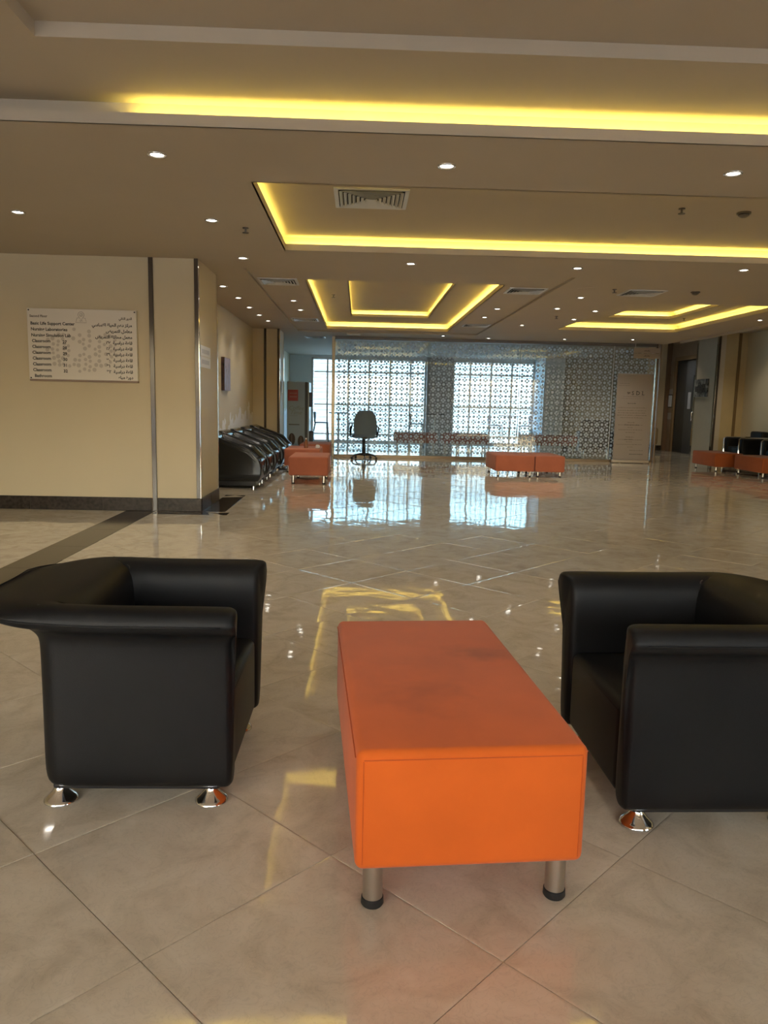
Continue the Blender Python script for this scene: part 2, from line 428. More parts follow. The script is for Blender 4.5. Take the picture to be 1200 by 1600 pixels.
# granite stripe in slabs running to the corner of the sign wall, and a border patch round the corner
y = -5.0
while y < 8.9:
    y1 = min(y+.9, 8.95)
    obj('granite_slab', Bx(SX0+.002, SX1-.002, y+.001, y1-.001, -.01, .0004, .001, 1), gran, floor); y = y1
obj('granite_slab', Bx(-2.35, -1.5, 8.70, 8.95, -.01, .0004, .001, 1), gran, floor)
obj('granite_slab', Bx(-1.835, -1.56, 8.952, 10.6, -.01, .0008, .001, 1), gran, floor)

# ------------------------------------------------------------------ walls
def wallbox(name, x0, x1, y0, y1, z0, z1, m): return struct(name, Bx(x0, x1, y0, y1, z0, z1), m)
wl_ = wallbox('wall_left_front', -7.2, -1.845, 8.95, 10.05, 0, H+.02, wall_m)
wallbox('wall_left', -2.55, -2.35, 10.05, 26.0, 0, H+.02, recess_m)
wallbox('wall_left_column', -2.35, -1.77, 17.05, 18.0, 0, H+.02, wall_m)
wallbox('wall_side_left', -7.4, -7.2, -5.2, 8.95, 0, H+.4, wall_m)
wallbox('wall_right', 10.6, 10.8, -2.4, 21.0, 0, 3.45, P('right_wall_paint', (.74, .64, .44), .55))
wallbox('wall_right_pier', 10.0, 10.8, 21.0, 22.33, 0, 3.45, olive)
wallbox('wall_right_pier_side', 9.8, 10.0, 21.0, 22.33, 0, 3.45, colm)
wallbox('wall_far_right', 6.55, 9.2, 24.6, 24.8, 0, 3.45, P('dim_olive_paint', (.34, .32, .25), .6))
wallbox('wall_far_right_end', 9.2, 9.9, 24.6, 24.8, 0, 3.45, wall_m)
# back wall behind the viewer with a long window band
b = bmesh.new()
box(b, -7.4, -6.9, -2.4, -2.2, 0, 3.5); box(b, 9.2, 10.8, -2.4, -2.2, 0, 3.5); box(b, 3.2, 5.0, -2.4, -2.2, 0, 3.5); box(b, -2.1, 3.2, -2.4, -2.2, 0, 1.25); box(b, -7, 10.6, -2.4, -2.2, 0, .15); box(b, -7, 10.6, -2.4, -2.2, 2.75, 3.5)
struct('wall_back', b, wall_m)
# far window wall
b = bmesh.new()
box(b, -2.55, -1.62, 26, 26.2, 0, 3.5); box(b, 2.23, 3.12, 26, 26.2, 0, 3.5); box(b, 5.9, 9.9, 26, 26.2, 0, 3.5); box(b, -1.62, 5.9, 26, 26.2, 2.80, 3.5)
struct('wall_far', b, P('hazed_grey_paint', (.75, .79, .80), .6))  # wall colour raised to carry the haze of the far lobby
struct('wall_far_pillar', Bx(5.9, 6.55, 24.6, 26.0, 0, H), P('window_lit_pillar_paint', (.82, .88, .92), .5))  # bluish window light on the pillar painted into its colour
struct('wall_far_column', Bx(2.23, 3.12, 25.7, 26.0, 0, H), P('backlit_column_grey', (.33, .34, .36), .5))  # shade of the backlit column put into its grey

def window(nm, x0, x1, vx, hz, Y=26.0, z0=0, z1=2.8, gm=None):
    fr = bmesh.new(); t = .03
    for x in (x0+.03, x1-.03): box(fr, x-t, x+t, Y, Y+.08, z0, z1)
    for z in (z0+.03, z1-.03): box(fr, x0, x1, Y, Y+.08, z-t, z+t)
    f = struct(nm, fr, alu)
    for x in vx: obj('mullion', Bx(x-.028, x+.028, Y+.005, Y+.075, z0+.06, z1-.06), alu, f)
    xs = [x0+.06]+list(vx)+[x1-.06]; zs = [z0+.06]+list(hz)+[z1-.06]
    for z in hz:
        for xa, xb in zip(xs, xs[1:]): obj('transom', Bx(xa+.028, xb-.028, Y+.01, Y+.07, z-.022, z+.022), alu, f)
    for xa, xb in zip(xs, xs[1:]):
        for za, zb in zip(zs, zs[1:]): obj('pane', Bx(xa, xb, Y+.036, Y+.042, za, zb), gm or wglass, f)
window('window_1', -1.62, 2.23, (-1.09, -.39, .31, 1.01, 1.70), (.27, 1.25, 2.33))
window('window_2', 3.12, 5.9, (3.72, 4.43, 5.13), (.27, 1.25, 2.33))
window('window_3', -6.9, -2.1, (-5.3, -3.7), (1.1,), Y=-2.32, z0=.15, z1=2.75, gm=bglass)
window('window_5', -2.1, 3.2, (-.3, 1.45), (), Y=-2.32, z0=1.25, z1=2.75, gm=bglass)
window('window_4', 5.0, 9.2, (7.1,), (1.1,), Y=-2.32, z0=.15, z1=2.75, gm=bglass)

# baseboards: separate granite pieces
def base_run(name, x0, x1, y0, y1, cuts, axis, h=.155):
    b = bmesh.new(); box(b, x0, x1, y0, y1, 0, h-.004)
    s = struct(name, b, grout)
    e = .006
    for a, c in zip(cuts, cuts[1:]):
        if axis == 'x': obj('granite_piece', Bx(a+.002, c-.002, y0-e, y1, .001, h, .003, 1), gran_b, s)
        else: obj('granite_piece', Bx(x0, x1+e, a+.002, c-.002, .001, h, .003, 1), gran_b, s)
base_run('baseboard_left_front', -7.2, -1.84, 8.935, 8.952, [-7.1, -6.35, -5.5, -4.67, -3.81, -2.98, -2.41], 'x')
base_run('baseboard_corner', -2.34, -1.832, 8.936, 8.951, [-2.34, -1.83], 'x')
base_run('baseboard_corner_side', -1.846, -1.832, 8.95, 10.06, [8.95, 9.5, 10.06], 'y')
base_run('baseboard_far_right', 6.6, 9.88, 24.585, 24.602, [6.6, 7.4, 8.2, 9.0, 9.88], 'x', .16)
base_run('baseboard_left', -2.352, -2.336, 10.06, 17.05, [10.06+.874*i for i in range(9)], 'y', .13)
base_run('baseboard_left_column', -2.35, -1.77, 17.036, 17.052, [-2.35, -1.77], 'x', .13)
# mirror-metal trims
def trim(n, x0, x1, y0, y1, m, z0=0, z1=H): return struct('trim_%d' % n, Bx(x0, x1, y0, y1, z0, z1, .002, 1), m)
trim(1, -2.395, -2.345, 8.93, 8.955, mirror, .0)
trim(2, -1.885, -1.842, 8.93, 8.955, mirror, .155)
trim(3, -1.846, -1.836, 8.94, 8.975, mirror2, .155)
trim(4, -1.85, -1.83, 10.03, 10.06, mirror2)
trim(5, -2.10, -2.05, 17.03, 17.055, mirror)
trim(6, -1.81, -1.765, 17.03, 17.055, mirror)
trim(7, -1.772, -1.755, 17.04, 17.10, mirror2); trim(8, -1.772, -1.755, 17.9, 18.0, mirror2)
trim(9, 9.785, 9.80, 20.98, 21.08, mirror2, 0, 3.42); trim(10, 9.79, 9.85, 20.97, 21.0, mirror, 0, 3.42)
trim(11, 10.34, 10.42, 20.98, 21.0, P('ochre_trim', (.22, .14, .06), .3), 0, 3.42)
trim(12, 9.785, 9.80, 22.24, 22.33, mirror2, 0, 3.42)

# right side: timber-panelled door wall
b = bmesh.new(); box(b, 9.95, 10.1, 24.02, 24.6, 0, 3.45); box(b, 9.95, 10.1, 22.33, 22.5, 0, 3.45); box(b, 9.95, 10.1, 22.5, 24.02, 2.83, 3.45)
box(b, 10.1, 10.2, 22.3, 24.8, 0, 3.45); dw = struct('wall_door', b, woodp)
for (z0, z1) in ((0, .62), (.64, 1.0), (1.24, 1.72), (1.98, 2.4), (2.42, 2.85)):
    obj('panel', Bx(9.935, 9.952, 24.1, 24.52, z0+.01, z1-.005, .004, 1), woodp, dw)
for (z0, z1) in ((1.01, 1.22), (1.78, 1.97)):
    obj('pale_panel', Bx(9.933, 9.952, 24.1, 24.52, z0, z1, .004, 1), P('pale_panel_%d' % int(z0*10), (.55, .5, .45), .4), dw)
b = bmesh.new(); box(b, 9.9, 9.97, 24.02, 24.14, 0, 2.95); box(b, 9.9, 9.97, 22.34, 22.5, 0, 2.95); box(b, 9.9, 9.97, 22.5, 24.02, 2.83, 2.95)
fr = struct('trim_13', b, woodf)
struct('trim_14', Bx(9.82, 9.96, 24.5, 24.62, 0, 3.42), P('brown_corner_trim', (.2, .12, .07), .4))
door = struct('door_1', Bx(9.96, 10.09, 22.5, 24.02, 0, 2.83), door_m)
obj('door_leaf', Bx(9.945, 9.965, 22.52, 23.3, .02, 2.8, .004, 1), P('grey_door_leaf', (.10, .105, .115), .3), door)
obj('glazing', Bx(9.938, 9.948, 22.60, 22.78, 1.1, 2.35, .003, 1), blackp, door)
obj('vision_pane', Bx(9.934, 9.940, 22.61, 22.72, 1.15, 2.3), P('bright_vision_glass', (.6, .75, .8), .05, .9), door)
obj('handle', Tb([(9.94, 22.63, 1.0), (9.89, 22.63, 1.0), (9.89, 22.63, 1.25), (9.94, 22.63, 1.25)], .014), chrome, door)
n_ = thing('notice', 'small white notice with torn lower edge taped on the dark door', 'notice', (9.94, 22.97, 1.35))
obj('sheet', Bx(-.006, 0, -.1, .1, 0, .5), paper2, n_)
cr_ = thing('wall_intercom', 'white wall-mounted intercom in a dark frame left of the dark door', 'intercom', (9.93, 24.3, 1.38))
obj('back_plate', Bx(-.03, .004, -.17, .17, 0, .42, .01), blackp, cr_)
obj('screen', Bx(-.036, -.028, -.13, .13, .03, .39, .008), P('bluish_white_panel', (.85, .9, .98), .3), cr_)  # plain bluish white face
pi_ = thing('painting', 'small abstract black and grey canvas on the pale pier beside the dark door', 'painting', (9.797, 21.85, 1.7))
def art(name, cols, sc):
    m, n, l = nmat(name); b = n['Principled BSDF']; b.inputs['Roughness'].default_value = .5
    tc = n.new('ShaderNodeTexCoord'); t = n.new('ShaderNodeTexNoise'); t.inputs['Scale'].default_value = sc; t.inputs['Detail'].default_value = 4; t.inputs['Distortion'].default_value = 1
    l.new(tc.outputs['Object'], t.inputs[0]); cr = n.new('ShaderNodeValToRGB'); cr.color_ramp.elements[0].position = .35; cr.color_ramp.elements[1].position = .65
    cr.color_ramp.elements[0].color = (*cols[0], 1); cr.color_ramp.elements[1].color = (*cols[-1], 1)
    if len(cols) > 2: e = cr.color_ramp.elements.new(.5); e.color = (*cols[1], 1)
    l.new(t.outputs[0], cr.inputs[0]); l.new(cr.outputs[0], b.inputs[0]); return m
obj('canvas', Bx(-.04, 0, -.42, .42, 0, .5, .004), art('abstract_grey', ((.04, .04, .04), (.25, .24, .21), (.45, .43, .38)), 5), pi_)
for (ya, yb, za, zb) in ((-.3, -.1, .12, .36), (-.1, .2, .1, .34), (.2, .36, .14, .3)):
    obj('paint_stroke', Bx(-.044, -.039, ya, yb, za, zb, .002, 1), art('dark_stroke_%d' % int(ya*100), ((.02, .02, .02), (.12, .11, .1)), 14), pi_)
# painting in the left recess, paper notice on the corner
p2 = thing('painting', 'narrow purple and brown canvas in the left recess above the black armchairs', 'painting', (-2.348, 13.5, 1.47))
obj('canvas', Bx(0, .055, -.3, .3, 0, .56, .004), art('purple_canvas', ((.06, .03, .04), (.25, .15, .18), (.20, .17, .30)), 4), p2)
obj('canvas_edge', Bx(.0, .056, -.303, -.298, 0, .56), art('canvas_edge', ((.01, .01, .01), (.12, .06, .06)), 8), p2)
p3 = thing('notice', 'two white printed sheets taped on the corner face right of the directory sign', 'notice', (-1.843, 9.33, 1.68))
obj('sheet', Bx(0, .004, -.30, .28, .13, .25), paper, p3); obj('sheet', Bx(0, .0035, -.30, .28, 0, .125), paper, p3)
obj('print', Bx(.0035, .0046, -.24, .2, .04, .09), paper2, p3); obj('print', Bx(.0035, .0046, -.24, .2, .16, .21), paper2, p3)
p4 = thing('notice', 'small white notice on the mirrored corner of the far left column', 'notice', (-1.752, 17.5, 1.50))
obj('sheet', Bx(0, .004, -.13, .13, 0, .27), paper, p4)

# ------------------------------------------------------------------ ceiling
cb = bmesh.new()
def sheet(bm, z, rect, holes):
    x0, x1, y0, y1 = rect
    xs = sorted({x0, x1, *[h[i] for h in holes for i in (0, 1) if x0 < h[i] < x1]}); ys = sorted({y0, y1, *[h[i] for h in holes for i in (2, 3) if y0 < h[i] < y1]})
    for xa, xb in zip(xs, xs[1:]):
        for ya, yb in zip(ys, ys[1:]):
            cx, cy = (xa+xb)/2, (ya+yb)/2
            if any(h[0] < cx < h[1] and h[2] < cy < h[3] for h in holes): continue
            quad(bm, (xa, ya, z), (xb, ya, z), (xb, yb, z), (xa, yb, z))
def ringwall(bm, r, z0, z1):
    x0, x1, y0, y1 = r
    for a, b in (((x0, y0), (x1, y0)), ((x1, y0), (x1, y1)), ((x1, y1), (x0, y1)), ((x0, y1), (x0, y0))):
        quad(bm, (*a, z0), (*b, z0), (*b, z1), (*a, z1))
def grow(r, d): return (r[0]-d, r[1]+d, r[2]-d, r[3]+d)
LED = (1.0, .84, .17)
def strip_light(x0, y0, x1, y1, z, out, p):
    L = math.hypot(x1-x0, y1-y0)
    l = bpy.data.lights.new('led_strip', 'AREA'); l.shape = 'RECTANGLE'; l.size = L; l.size_y = .03; l.energy = p*L; l.color = LED
    o = bpy.data.objects.new('led_strip', l); C.objects.link(o); o.location = ((x0+x1)/2, (y0+y1)/2, z)
    zax = -Vector((out[0], out[1], .9)).normalized()
    xax = Vector((x1-x0, y1-y0, 0)).normalized(); yax = zax.cross(xax)
    m = Matrix((xax, yax, zax)).transposed().to_4x4(); m.translation = o.location; o.matrix_world = m
trayparts = []
def tray(r, z0, lipn, cav=.11, top=.155, lip=.065, holes=(), power=5, sides='NESW'):
    lb = bmesh.new(); x0, x1, y0, y1 = r; t = .014
    box(lb, x0-t, x1+t, y1, y1+t, z0, z0+lip); box(lb, x0-t, x1+t, y0-t, y0, z0, z0+lip)
    box(lb, x0-t, x0, y0, y1, z0, z0+lip); box(lb, x1, x1+t, y0, y1, z0, z0+lip)
    trayparts.append((lipn, lb))
    g = grow(r, cav); ringwall(cb, g, z0, z0+top); sheet(cb, z0+top, g, holes)
    d = .05; zl = z0+.035
    if 'N' in sides: strip_light(x0, y1+d, x1, y1+d, zl, (0, 1), power)
    if 'S' in sides: strip_light(x0, y0-d, x1, y0-d, zl, (0, -1), power)
    if 'W' in sides: strip_light(x0-d, y0, x0-d, y1, zl, (-1, 0), power)
    if 'E' in sides: strip_light(x1+d, y0, x1+d, y1, zl, (1, 0), power)
HP = H+.03
N1 = (-2.65, 3.85, -1.8, 4.73); N1i = (-1.6, 2.76, -1.1, 4.03)
C1 = (-.80, 6.0, 5.84, 8.31)
PN = (-1.42, 2.60, 9.5, 17.45); C2 = (-.735, 1.90, 10.4, 17.12); C2i = (-.19, 1.36, 11.3, 15.95)
C3 = (3.98, 6.40, 11.55, 15.75); C3i = (4.68, 5.9, 12.3, 14.75)
sheet(cb, H, (-7.3, 7.35, -5.2, 26.1), [N1, C1, PN, C3])
ringwall(cb, PN, H, HP); sheet(cb, HP, PN, [C2])
tray(N1, H, 'tray_lip', holes=[N1i], sides='', power=0)
strip_light(-1.35, 4.78, 3.85, 4.78, H+.035, (0, 1), 3.6)
ringwall(cb, N1i, H+.155, H+.225); sheet(cb, H+.225, N1i, [])
tray(C1, H, 'tray_lip', sides='NWSE', power=3.4)
tray(C2, HP, 'tray_lip', holes=[C2i], power=5, sides='NWES')
tray(C2i, HP+.155, 'tray_lip', cav=.09, top=.12, lip=.05, power=3.5, sides='NWES')
tray(C3, H, 'tray_lip', holes=[C3i], power=3.8, sides='NESW')
tray(C3i, H+.155, 'tray_lip', cav=.09, top=.12, lip=.05, power=3.5, sides='NESW')
# higher strip of ceiling along the right wall
quad(cb, (7.35, -5.2, H), (7.35, 26.1, H), (7.35, 26.1, 3.43), (7.35, -5.2, 3.43))
sheet(cb, 3.43, (7.35, 10.9, -5.2, 26.1), [])
ceiling = struct('ceiling', cb, ceil_m)
for n_i, lb in trayparts:
    obj(n_i, lb, ceil_m, ceiling)
obj('tray_lip', Bx(7.30, 7.352, 8.5, 17.6, H-.05, H+.01), ceil_m, ceiling)
obj('tray_lip', Bx(-1.42-.001, -1.405, 9.5, 17.45, H-.004, HP), ceil_m, ceiling)

# downlights
def downlight(x, y, z, label):
    t = tag(thing('downlight', label, 'ceiling light', (x, y, z)), label, 'ceiling light', 'recessed ceiling downlights')
    obj('bezel', Lt([(.062, 0), (.062, -.006), (.055, -.009), (.046, -.006), (.044, .002)], 16), chrome_w, t, 'all')
    obj('lens', Lt([(.044, -.001), (.025, -.006), (0, -.007)], 12), granite_l, t, 'all')
    l = bpy.data.lights.new('lamp', 'SPOT'); l.energy = 24.0 if x < 6 else 45.0; l.spot_size = R(110); l.spot_blend = .8; l.color = (1, .92, .80); l.shadow_soft_size = .12
    o = bpy.data.objects.new('lamp', l); C.objects.link(o); o.parent = t; o.location = (0, 0, -.03)
    return t
chrome_w = P('satin_bezel', (.7, .68, .64), .25, .7)
DL = [(.58, 3.40, H+.225, 'lit round downlight in the raised panel at the very top of the photo'),
      (-1.34, 5.27, H, 'lit downlight left of the large square vent, before the lit cove'),
      (.55, 5.31, H, 'lit downlight just above the large square vent'),
      (2.46, 5.27, H, 'lit downlight at upper right, in the row before the big lit cove'),
      (-2.97, 6.97, H, 'lit downlight furthest left, above the directory sign wall'),
      (-1.33, 7.06, H, 'lit downlight beside the left corner of the big lit cove'),
      (-1.32, 8.82, H, 'lit downlight above the mirrored left wall corner'),
      (.55, 8.88, H, 'lit downlight in the middle between the big cove and the double cove'),
      (2.44, 8.87, H, 'lit downlight right of centre, just beyond the big lit cove'),
      (4.27, 8.70, H, 'lit downlight at the right edge, just beyond the big lit cove')]
for i, (x, y) in enumerate(((-1.92, 10.98), (-1.89, 12.14), (-1.89, 13.32), (-1.87, 14.44), (-1.82, 15.42))):
    DL.append((x, y, H, '%s lit downlight in the line along the left recess wall' % ('nearest', 'second nearest', 'middle', 'second farthest', 'farthest')[i]))
for x, y, z, s in ((-1.08, 12.55, HP, 'nearer of two lit downlights between left vents and double cove'), (-1.06, 13.75, HP, 'farther of two lit downlights between left vents and double cove'),
                (2.25, 12.9, HP, 'nearer of two lit downlights between the double cove and right ceiling seam'), (2.24, 14.15, HP, 'farther of two lit downlights between the double cove and right ceiling seam'),
                (3.14, 11.16, H, 'nearest lit downlight right of the ceiling seam, left of the plain hatch'), (3.13, 12.43, H, 'lit downlight second along the line right of the ceiling seam'),
                (3.80, 12.62, H, 'lit downlight left of the right hand double cove, nearer one'), (3.80, 13.86, H, 'lit downlight left of the right hand double cove, farther one'),
                (3.12, 15.05, H, 'lit downlight last along the line right of the ceiling seam'), (1.88, 17.75, H, 'lit downlight above the middle of the glass partition'),
                (2.97, 18.05, H, 'lit downlight right of the middle above the glass partition'), (4.7, 17.85, H, 'lit downlight above the right half of the glass partition'),
                (6.17, 17.5, H, 'lit downlight above the hanging direction sign'), (6.86, 13.25, H, 'lit downlight at right beyond the right hand double cove'),
                (9.6, 19.6, 3.43, 'lit downlight above the black sofa at right'), (9.3, 22.9, 3.43, 'lit downlight in front of the dark door')):
    DL.append((x, y, z, s))
for d in DL: downlight(*d)

# square four-way air diffusers
def diffuser(x, y, z, s, label, rings=6, group='square ceiling air vents'):
    t = thing('ceiling_vent', label, 'ceiling vent', (x, y, z), 0, group)
    f = bmesh.new(); h = s/2
    for a in ((-h, h, h-.035, h), (-h, h, -h, -h+.035), (-h, -h+.035, -h+.035, h-.035), (h-.035, h, -h+.035, h-.035)): box(f, a[0], a[1], a[2], a[3], -.012, 0)
    obj('frame', f, vent_m, t)
    obj('backing', Bx(-h+.03, h-.03, -h+.03, h-.03, -.003, -.001), vdark, t)
    for k in range(rings):
        a = h-.045-k*(h-.06)/rings; b_ = a-(h-.06)/rings*.62; bmm = bmesh.new()
        # sloping square blade ring
        lo = [bmm.verts.new((sx*a, sy*a, -.022)) for sx, sy in ((-1, -1), (1, -1), (1, 1), (-1, 1))]
        hi = [bmm.verts.new((sx*b_, sy*b_, -.004)) for sx, sy in ((-1, -1), (1, -1), (1, 1), (-1, 1))]
        l2 = [bmm.verts.new((v.co.x*.985, v.co.y*.985, -.0235)) for v in lo]; h2 = [bmm.verts.new((v.co.x*.985, v.co.y*.985, -.0055)) for v in hi]
        for i in range(4):
            j = (i+1) % 4
            bmm.faces.new((lo[i], lo[j], hi[j], hi[i])); bmm.faces.new((l2[i], l2[j], h2[j], h2[i])); bmm.faces.new((lo[i], lo[j], l2[j], l2[i])); bmm.faces.new((hi[i], hi[j], h2[j], h2[i]))
        obj('blade', bmm, vent_m, t)
    return t
diffuser(.07, 6.78, H+.155, .62, 'large square four-way vent inside the big lit cove', 7)
diffuser(-1.11, 10.6, HP, .52, 'square louvred vent nearest on the left, beside the double cove', 5)
diffuser(-1.09, 15.3, HP, .52, 'square louvred vent farther along on the left side of the double cove', 5)
diffuser(-1.10, 18.9, H, .5, 'square louvred vent beyond the left end of the glass partition', 5)
diffuser(2.27, 10.85, HP, .52, 'square louvred vent nearest on the right of the double cove', 5)
diffuser(2.30, 15.6, HP, .52, 'square louvred vent farther along on the right of the double cove', 5)
diffuser(3.80, 10.55, H, .52, 'plain dark-edged square ceiling vent right of the ceiling seam', 5)
diffuser(8.3, 21.5, 3.43, .6, 'bright flat ceiling vent above the banner end of the partition', 5)
def sprinkler(x, y, z, label):
    t = tag(obj('sprinkler', Lt([(0, 0), (.028, 0), (.028, -.008), (.009, -.01), (.009, -.04), (.03, -.042), (.03, -.048), (0, -.05)], 12), dalu, None, 40, (x, y, z)), label, 'sprinkler', 'pendent fire sprinklers')
for a in ((-1.07, 7.32, H, 'pendent fire sprinkler left of the big lit cove'), (2.75, 6.80, H+.155, 'pendent fire sprinkler inside the big lit cove at right'), (-.5, 10.75, HP+.155, 'pendent sprinkler at the near left corner of the double cove'),
          (-.46, 12.9, HP+.155, 'pendent sprinkler on the left border of the double cove'), (3.35, 10.32, H, 'pendent sprinkler left of the plain ceiling vent'), (3.38, 13.46, H, 'pendent sprinkler among the downlights right of the seam'), (6.1, 14.6, H+.155, 'pendent sprinkler in the right hand double cove')): sprinkler(*a)
def detector(x, y, z, label):
    t = thing('smoke_detector', label, 'smoke detector', (x, y, z), 0, 'ceiling smoke detectors')
    obj('base', Lt([(0, 0), (.06, 0), (.06, -.015), (.03, -.017)], 16), dalu, t, 40); obj('sensor_head', Lt([(.045, -.022), (.045, -.03), (.02, -.045), (0, -.045)], 16), dalu, t, 40)
    obj('stem', Lt([(.03, -.014), (.03, -.024)], 12), dalu, t)
detector(3.33, 6.87, H+.155, 'dark round smoke detector at upper right in the big lit cove')
detector(.53, 11.75, HP+.275, 'dark round smoke detector inside the double cove')
detector(4.45, 10.35, H, 'dark round smoke detector beside the right hand double cove')
t = thing('emergency_light', 'small white oval emergency light above the left end of the glass partition', 'ceiling light', (-.16, 17.75, H))
obj('body', Bx(-.16, .16, -.05, .05, -.03, 0, .012), white, t)
obj('diffuser', Bx(-.14, .14, -.035, .035, -.038, -.029, .006), vent_m, t)
t = thing('ceiling_speaker', 'flat round speaker grille on the ceiling right of the near right vent', 'ceiling speaker', (2.98, 10.35, H))
obj('grille', Lt([(0, -.006), (.11, -.006), (.12, 0)], 24), ceil_m, t)

# ------------------------------------------------------------------ glass partition with frosted pattern
PY = 18.6; PX0, PX1 = -.60, 7.16; PZ0, PZ1 = .07, 2.80
gp = thing('glass_partition', 'long glass partition printed with a frosted geometric dot pattern', 'partition', (0, PY, 0))
joints = [PX0, 1.62, 3.85, 6.13, PX1]
def film_spots(x0, x1):
    b = bmesh.new(); c = .1262
    def disk(x, z, r, n, rot=0):
        if x-r < x0+.01 or x+r > x1-.01 or z-r < PZ0+.02 or z+r > PZ1-.01: return
        b.faces.new([b.verts.new((x+r*math.cos(2*PI*(i+rot)/n), -.0068, z+r*math.sin(2*PI*(i+rot)/n))) for i in range(n)])
    i0, i1 = int((x0)/c)-1, int(x1/c)+2
    for i in range(i0, i1):
        for j in range(0, 24):
            x, z = i*c, j*c+.03
            if (i+j) % 2 == 0: disk(x, z, .034, 8, .5)
            else:
                for a, q in ((1, 0), (-1, 0), (0, 1), (0, -1)): disk(x+a*.0385, z+q*.0385, .031, 4)
            # small rosette at the cell corners: four slivers round a clear centre
            cx, cz = x+c/2, z+c/2
            for k in range(4):
                a = PI/4+k*PI/2; disk(cx+.019*math.cos(a), cz+.019*math.sin(a), .0115, 4, .5)
    return b
for xa, xb in zip(joints, joints[1:]):
    g = obj('glass_pane', Bx(xa+.004, xb-.004, -.006, .006, PZ0-.02, PZ1+.02), pglass, gp)
    f = obj('frosted_pattern', film_spots(xa, xb), film_m, gp); f['kind'] = 'stuff'
for x in joints[1:-1]: obj('joint_strip', Bx(x-.006, x+.006, -.008, .008, PZ0, PZ1), P('joint_%d' % int(x*10), (.8, .8, .78) if x > 6 else (.35, .38, .4), .3), gp)
obj('top_channel', Bx(PX0-.06, PX1+.06, -.04, .04, PZ1, H, .003, 1), dalu, gp)
obj('bottom_channel', Bx(PX0-.06, PX1+.04, -.03, .03, 0, PZ0, .003, 1), P('bronze_channel', (.2, .15, .10), .3, .7), gp)
obj('post', Bx(PX0-.075, PX0-.0, -.05, .05, 0, H, .004, 1), P('satin_post', (.3, .26, .2), .25, .8), gp)
obj('post', Bx(PX1, PX1+.05, -.05, .05, 0, H, .004, 1), P('satin_post_r', (.3, .22, .14), .25, .6), gp)
obj('edge_profile', Bx(PX1+.09, PX1+.115, -.03, .03, 0, H, .004, 1), woodf, gp)

hs = thing('hanging_sign', 'small two-row tan direction sign hanging from the ceiling by the partition end', 'sign', (6.83, 18.35, 2.51))
obj('upper_panel', Bx(-.32, .32, -.015, .015, .125, .245, .004, 1), P('tan_sign', (.40, .33, .26), .5), hs)
obj('lower_panel', Bx(-.32, .32, -.015, .015, 0, .118, .004, 1), MATS['tan_sign'], hs)
for x in (-.28, .28): obj('rod', Bx(x-.005, x+.005, -.005, .005, .24, .36), steel, hs)
for z in (.165, .045):
    for k in range(5): obj('lettering', Bx(-.075+k*.03, -.053+k*.03, -.0165, -.015, z, z+.018+.012*(k % 2)), gink, hs)

# ------------------------------------------------------------------ directory sign
sg = thing('directory_sign', 'white bilingual directory board screwed to the cream wall at left', 'sign', (-3.745, 8.935, 1.475))
W, HH = 1.215, .805
obj('board', Bx(0, W, -.03, .01, .022, HH, .002, 1), board, sg)
obj('bottom_edge', Bx(.005, W+.004, -.032, .01, 0, .021, .002, 1), bedge, sg)
for x, z in ((.02, HH-.02), (W-.02, HH-.02), (.02, .035)): obj('screw', Lt([(0, .004), (.008, .003), (.008, 0)], 10), blackp, sg, loc=(x, -.03, z), rot=(PI/2, 0, 0))
mx_, mz_ = W/945, HH/612
def sz(ypx): return HH-(ypx-118)*mz_
L_ = [('Second Floor', 192, gink, .036, 148), ('Basic Life Support Center', 255, ink, .047, 152), ('Nursing Laboratories', 304, ink, .047, 154), ('Nursing Simulation Lab', 354, ink, .047, 156)]
L_ += [('Classroom', 402+49*i, ink, .047, 160) for i in range(6)] + [('Bathroom', 697, ink, .047, 172)]
for s, yy, m, z, xx in L_: text(s, z, m, sg, ((xx-125)*mx_, -.0312, sz(yy)), bold=.0014)
for i, s in enumerate(('27', '28', '29', '30', '31', '32')): text(s, .047, ink, sg, (.385, -.0312, sz(408+49*i)), bold=.0014)
A_ = [('الدور الثاني', 203, gink, .034), ('مركز دعم الحياة الاساسي', 262, ink, .046), ('معامل التمريض', 313, ink, .046), ('معمل محاكاة التمريض', 362, ink, .046)]
A_ += [('قاعة دراسية', 411+49*i, ink, .046) for i in range(6)] + [('دورة مياه', 703, ink, .046)]
for s, yy, m, z in A_: text(arab(s), z, m, sg, (W-.05, -.0312, sz(yy-6)), align='RIGHT', bold=.0016)
for i, s in enumerate(('٢٧', '٢٨', '٢٩', '٣٠', '٣١', '٣٢')): text(s, .046, ink, sg, (.87, -.0312, sz(405+49*i)), bold=.0014)
b = bmesh.new(); random.seed(3)
for i in range(17):
    for j in range(9):
        x = .22+i*.058+random.uniform(-.012, .012); z = .12+j*.056+random.uniform(-.01, .01)+(.02 if i % 2 else 0)
        if ((x-.6)/.42)**2+((z-.36)/.25)**2 > 1 or random.random() < .3: continue
        r = .017+random.random()*.008
        b.faces.new([b.verts.new((x+r*math.cos(k*PI/4), -.0305, z+r*math.sin(k*PI/4))) for k in range(8)])
f_ = obj('pale_dot_print', b, paleink, sg); f_['kind'] = 'stuff'
ic = bmesh.new()
cx, cz = .60, HH-.062
tube(ic, [(cx+.034*math.sin(a), -.031, cz+.034*math.cos(a)) for a in [(-2.3+4.6*k/18) for k in range(19)]]+[(cx, -.031, cz-.062), (cx-.034*math.sin(2.3), -.031, cz+.034*math.cos(2.3))], .0016, 4)
tube(ic, [(cx+.018*math.sin(2*PI*k/14), -.031, cz+.018*math.cos(2*PI*k/14)) for k in range(15)], .0014, 4)
tube(ic, [(cx+.009*math.sin(2*PI*k/10), -.031, cz+.009*math.cos(2*PI*k/10)) for k in range(9)], .0014, 4)
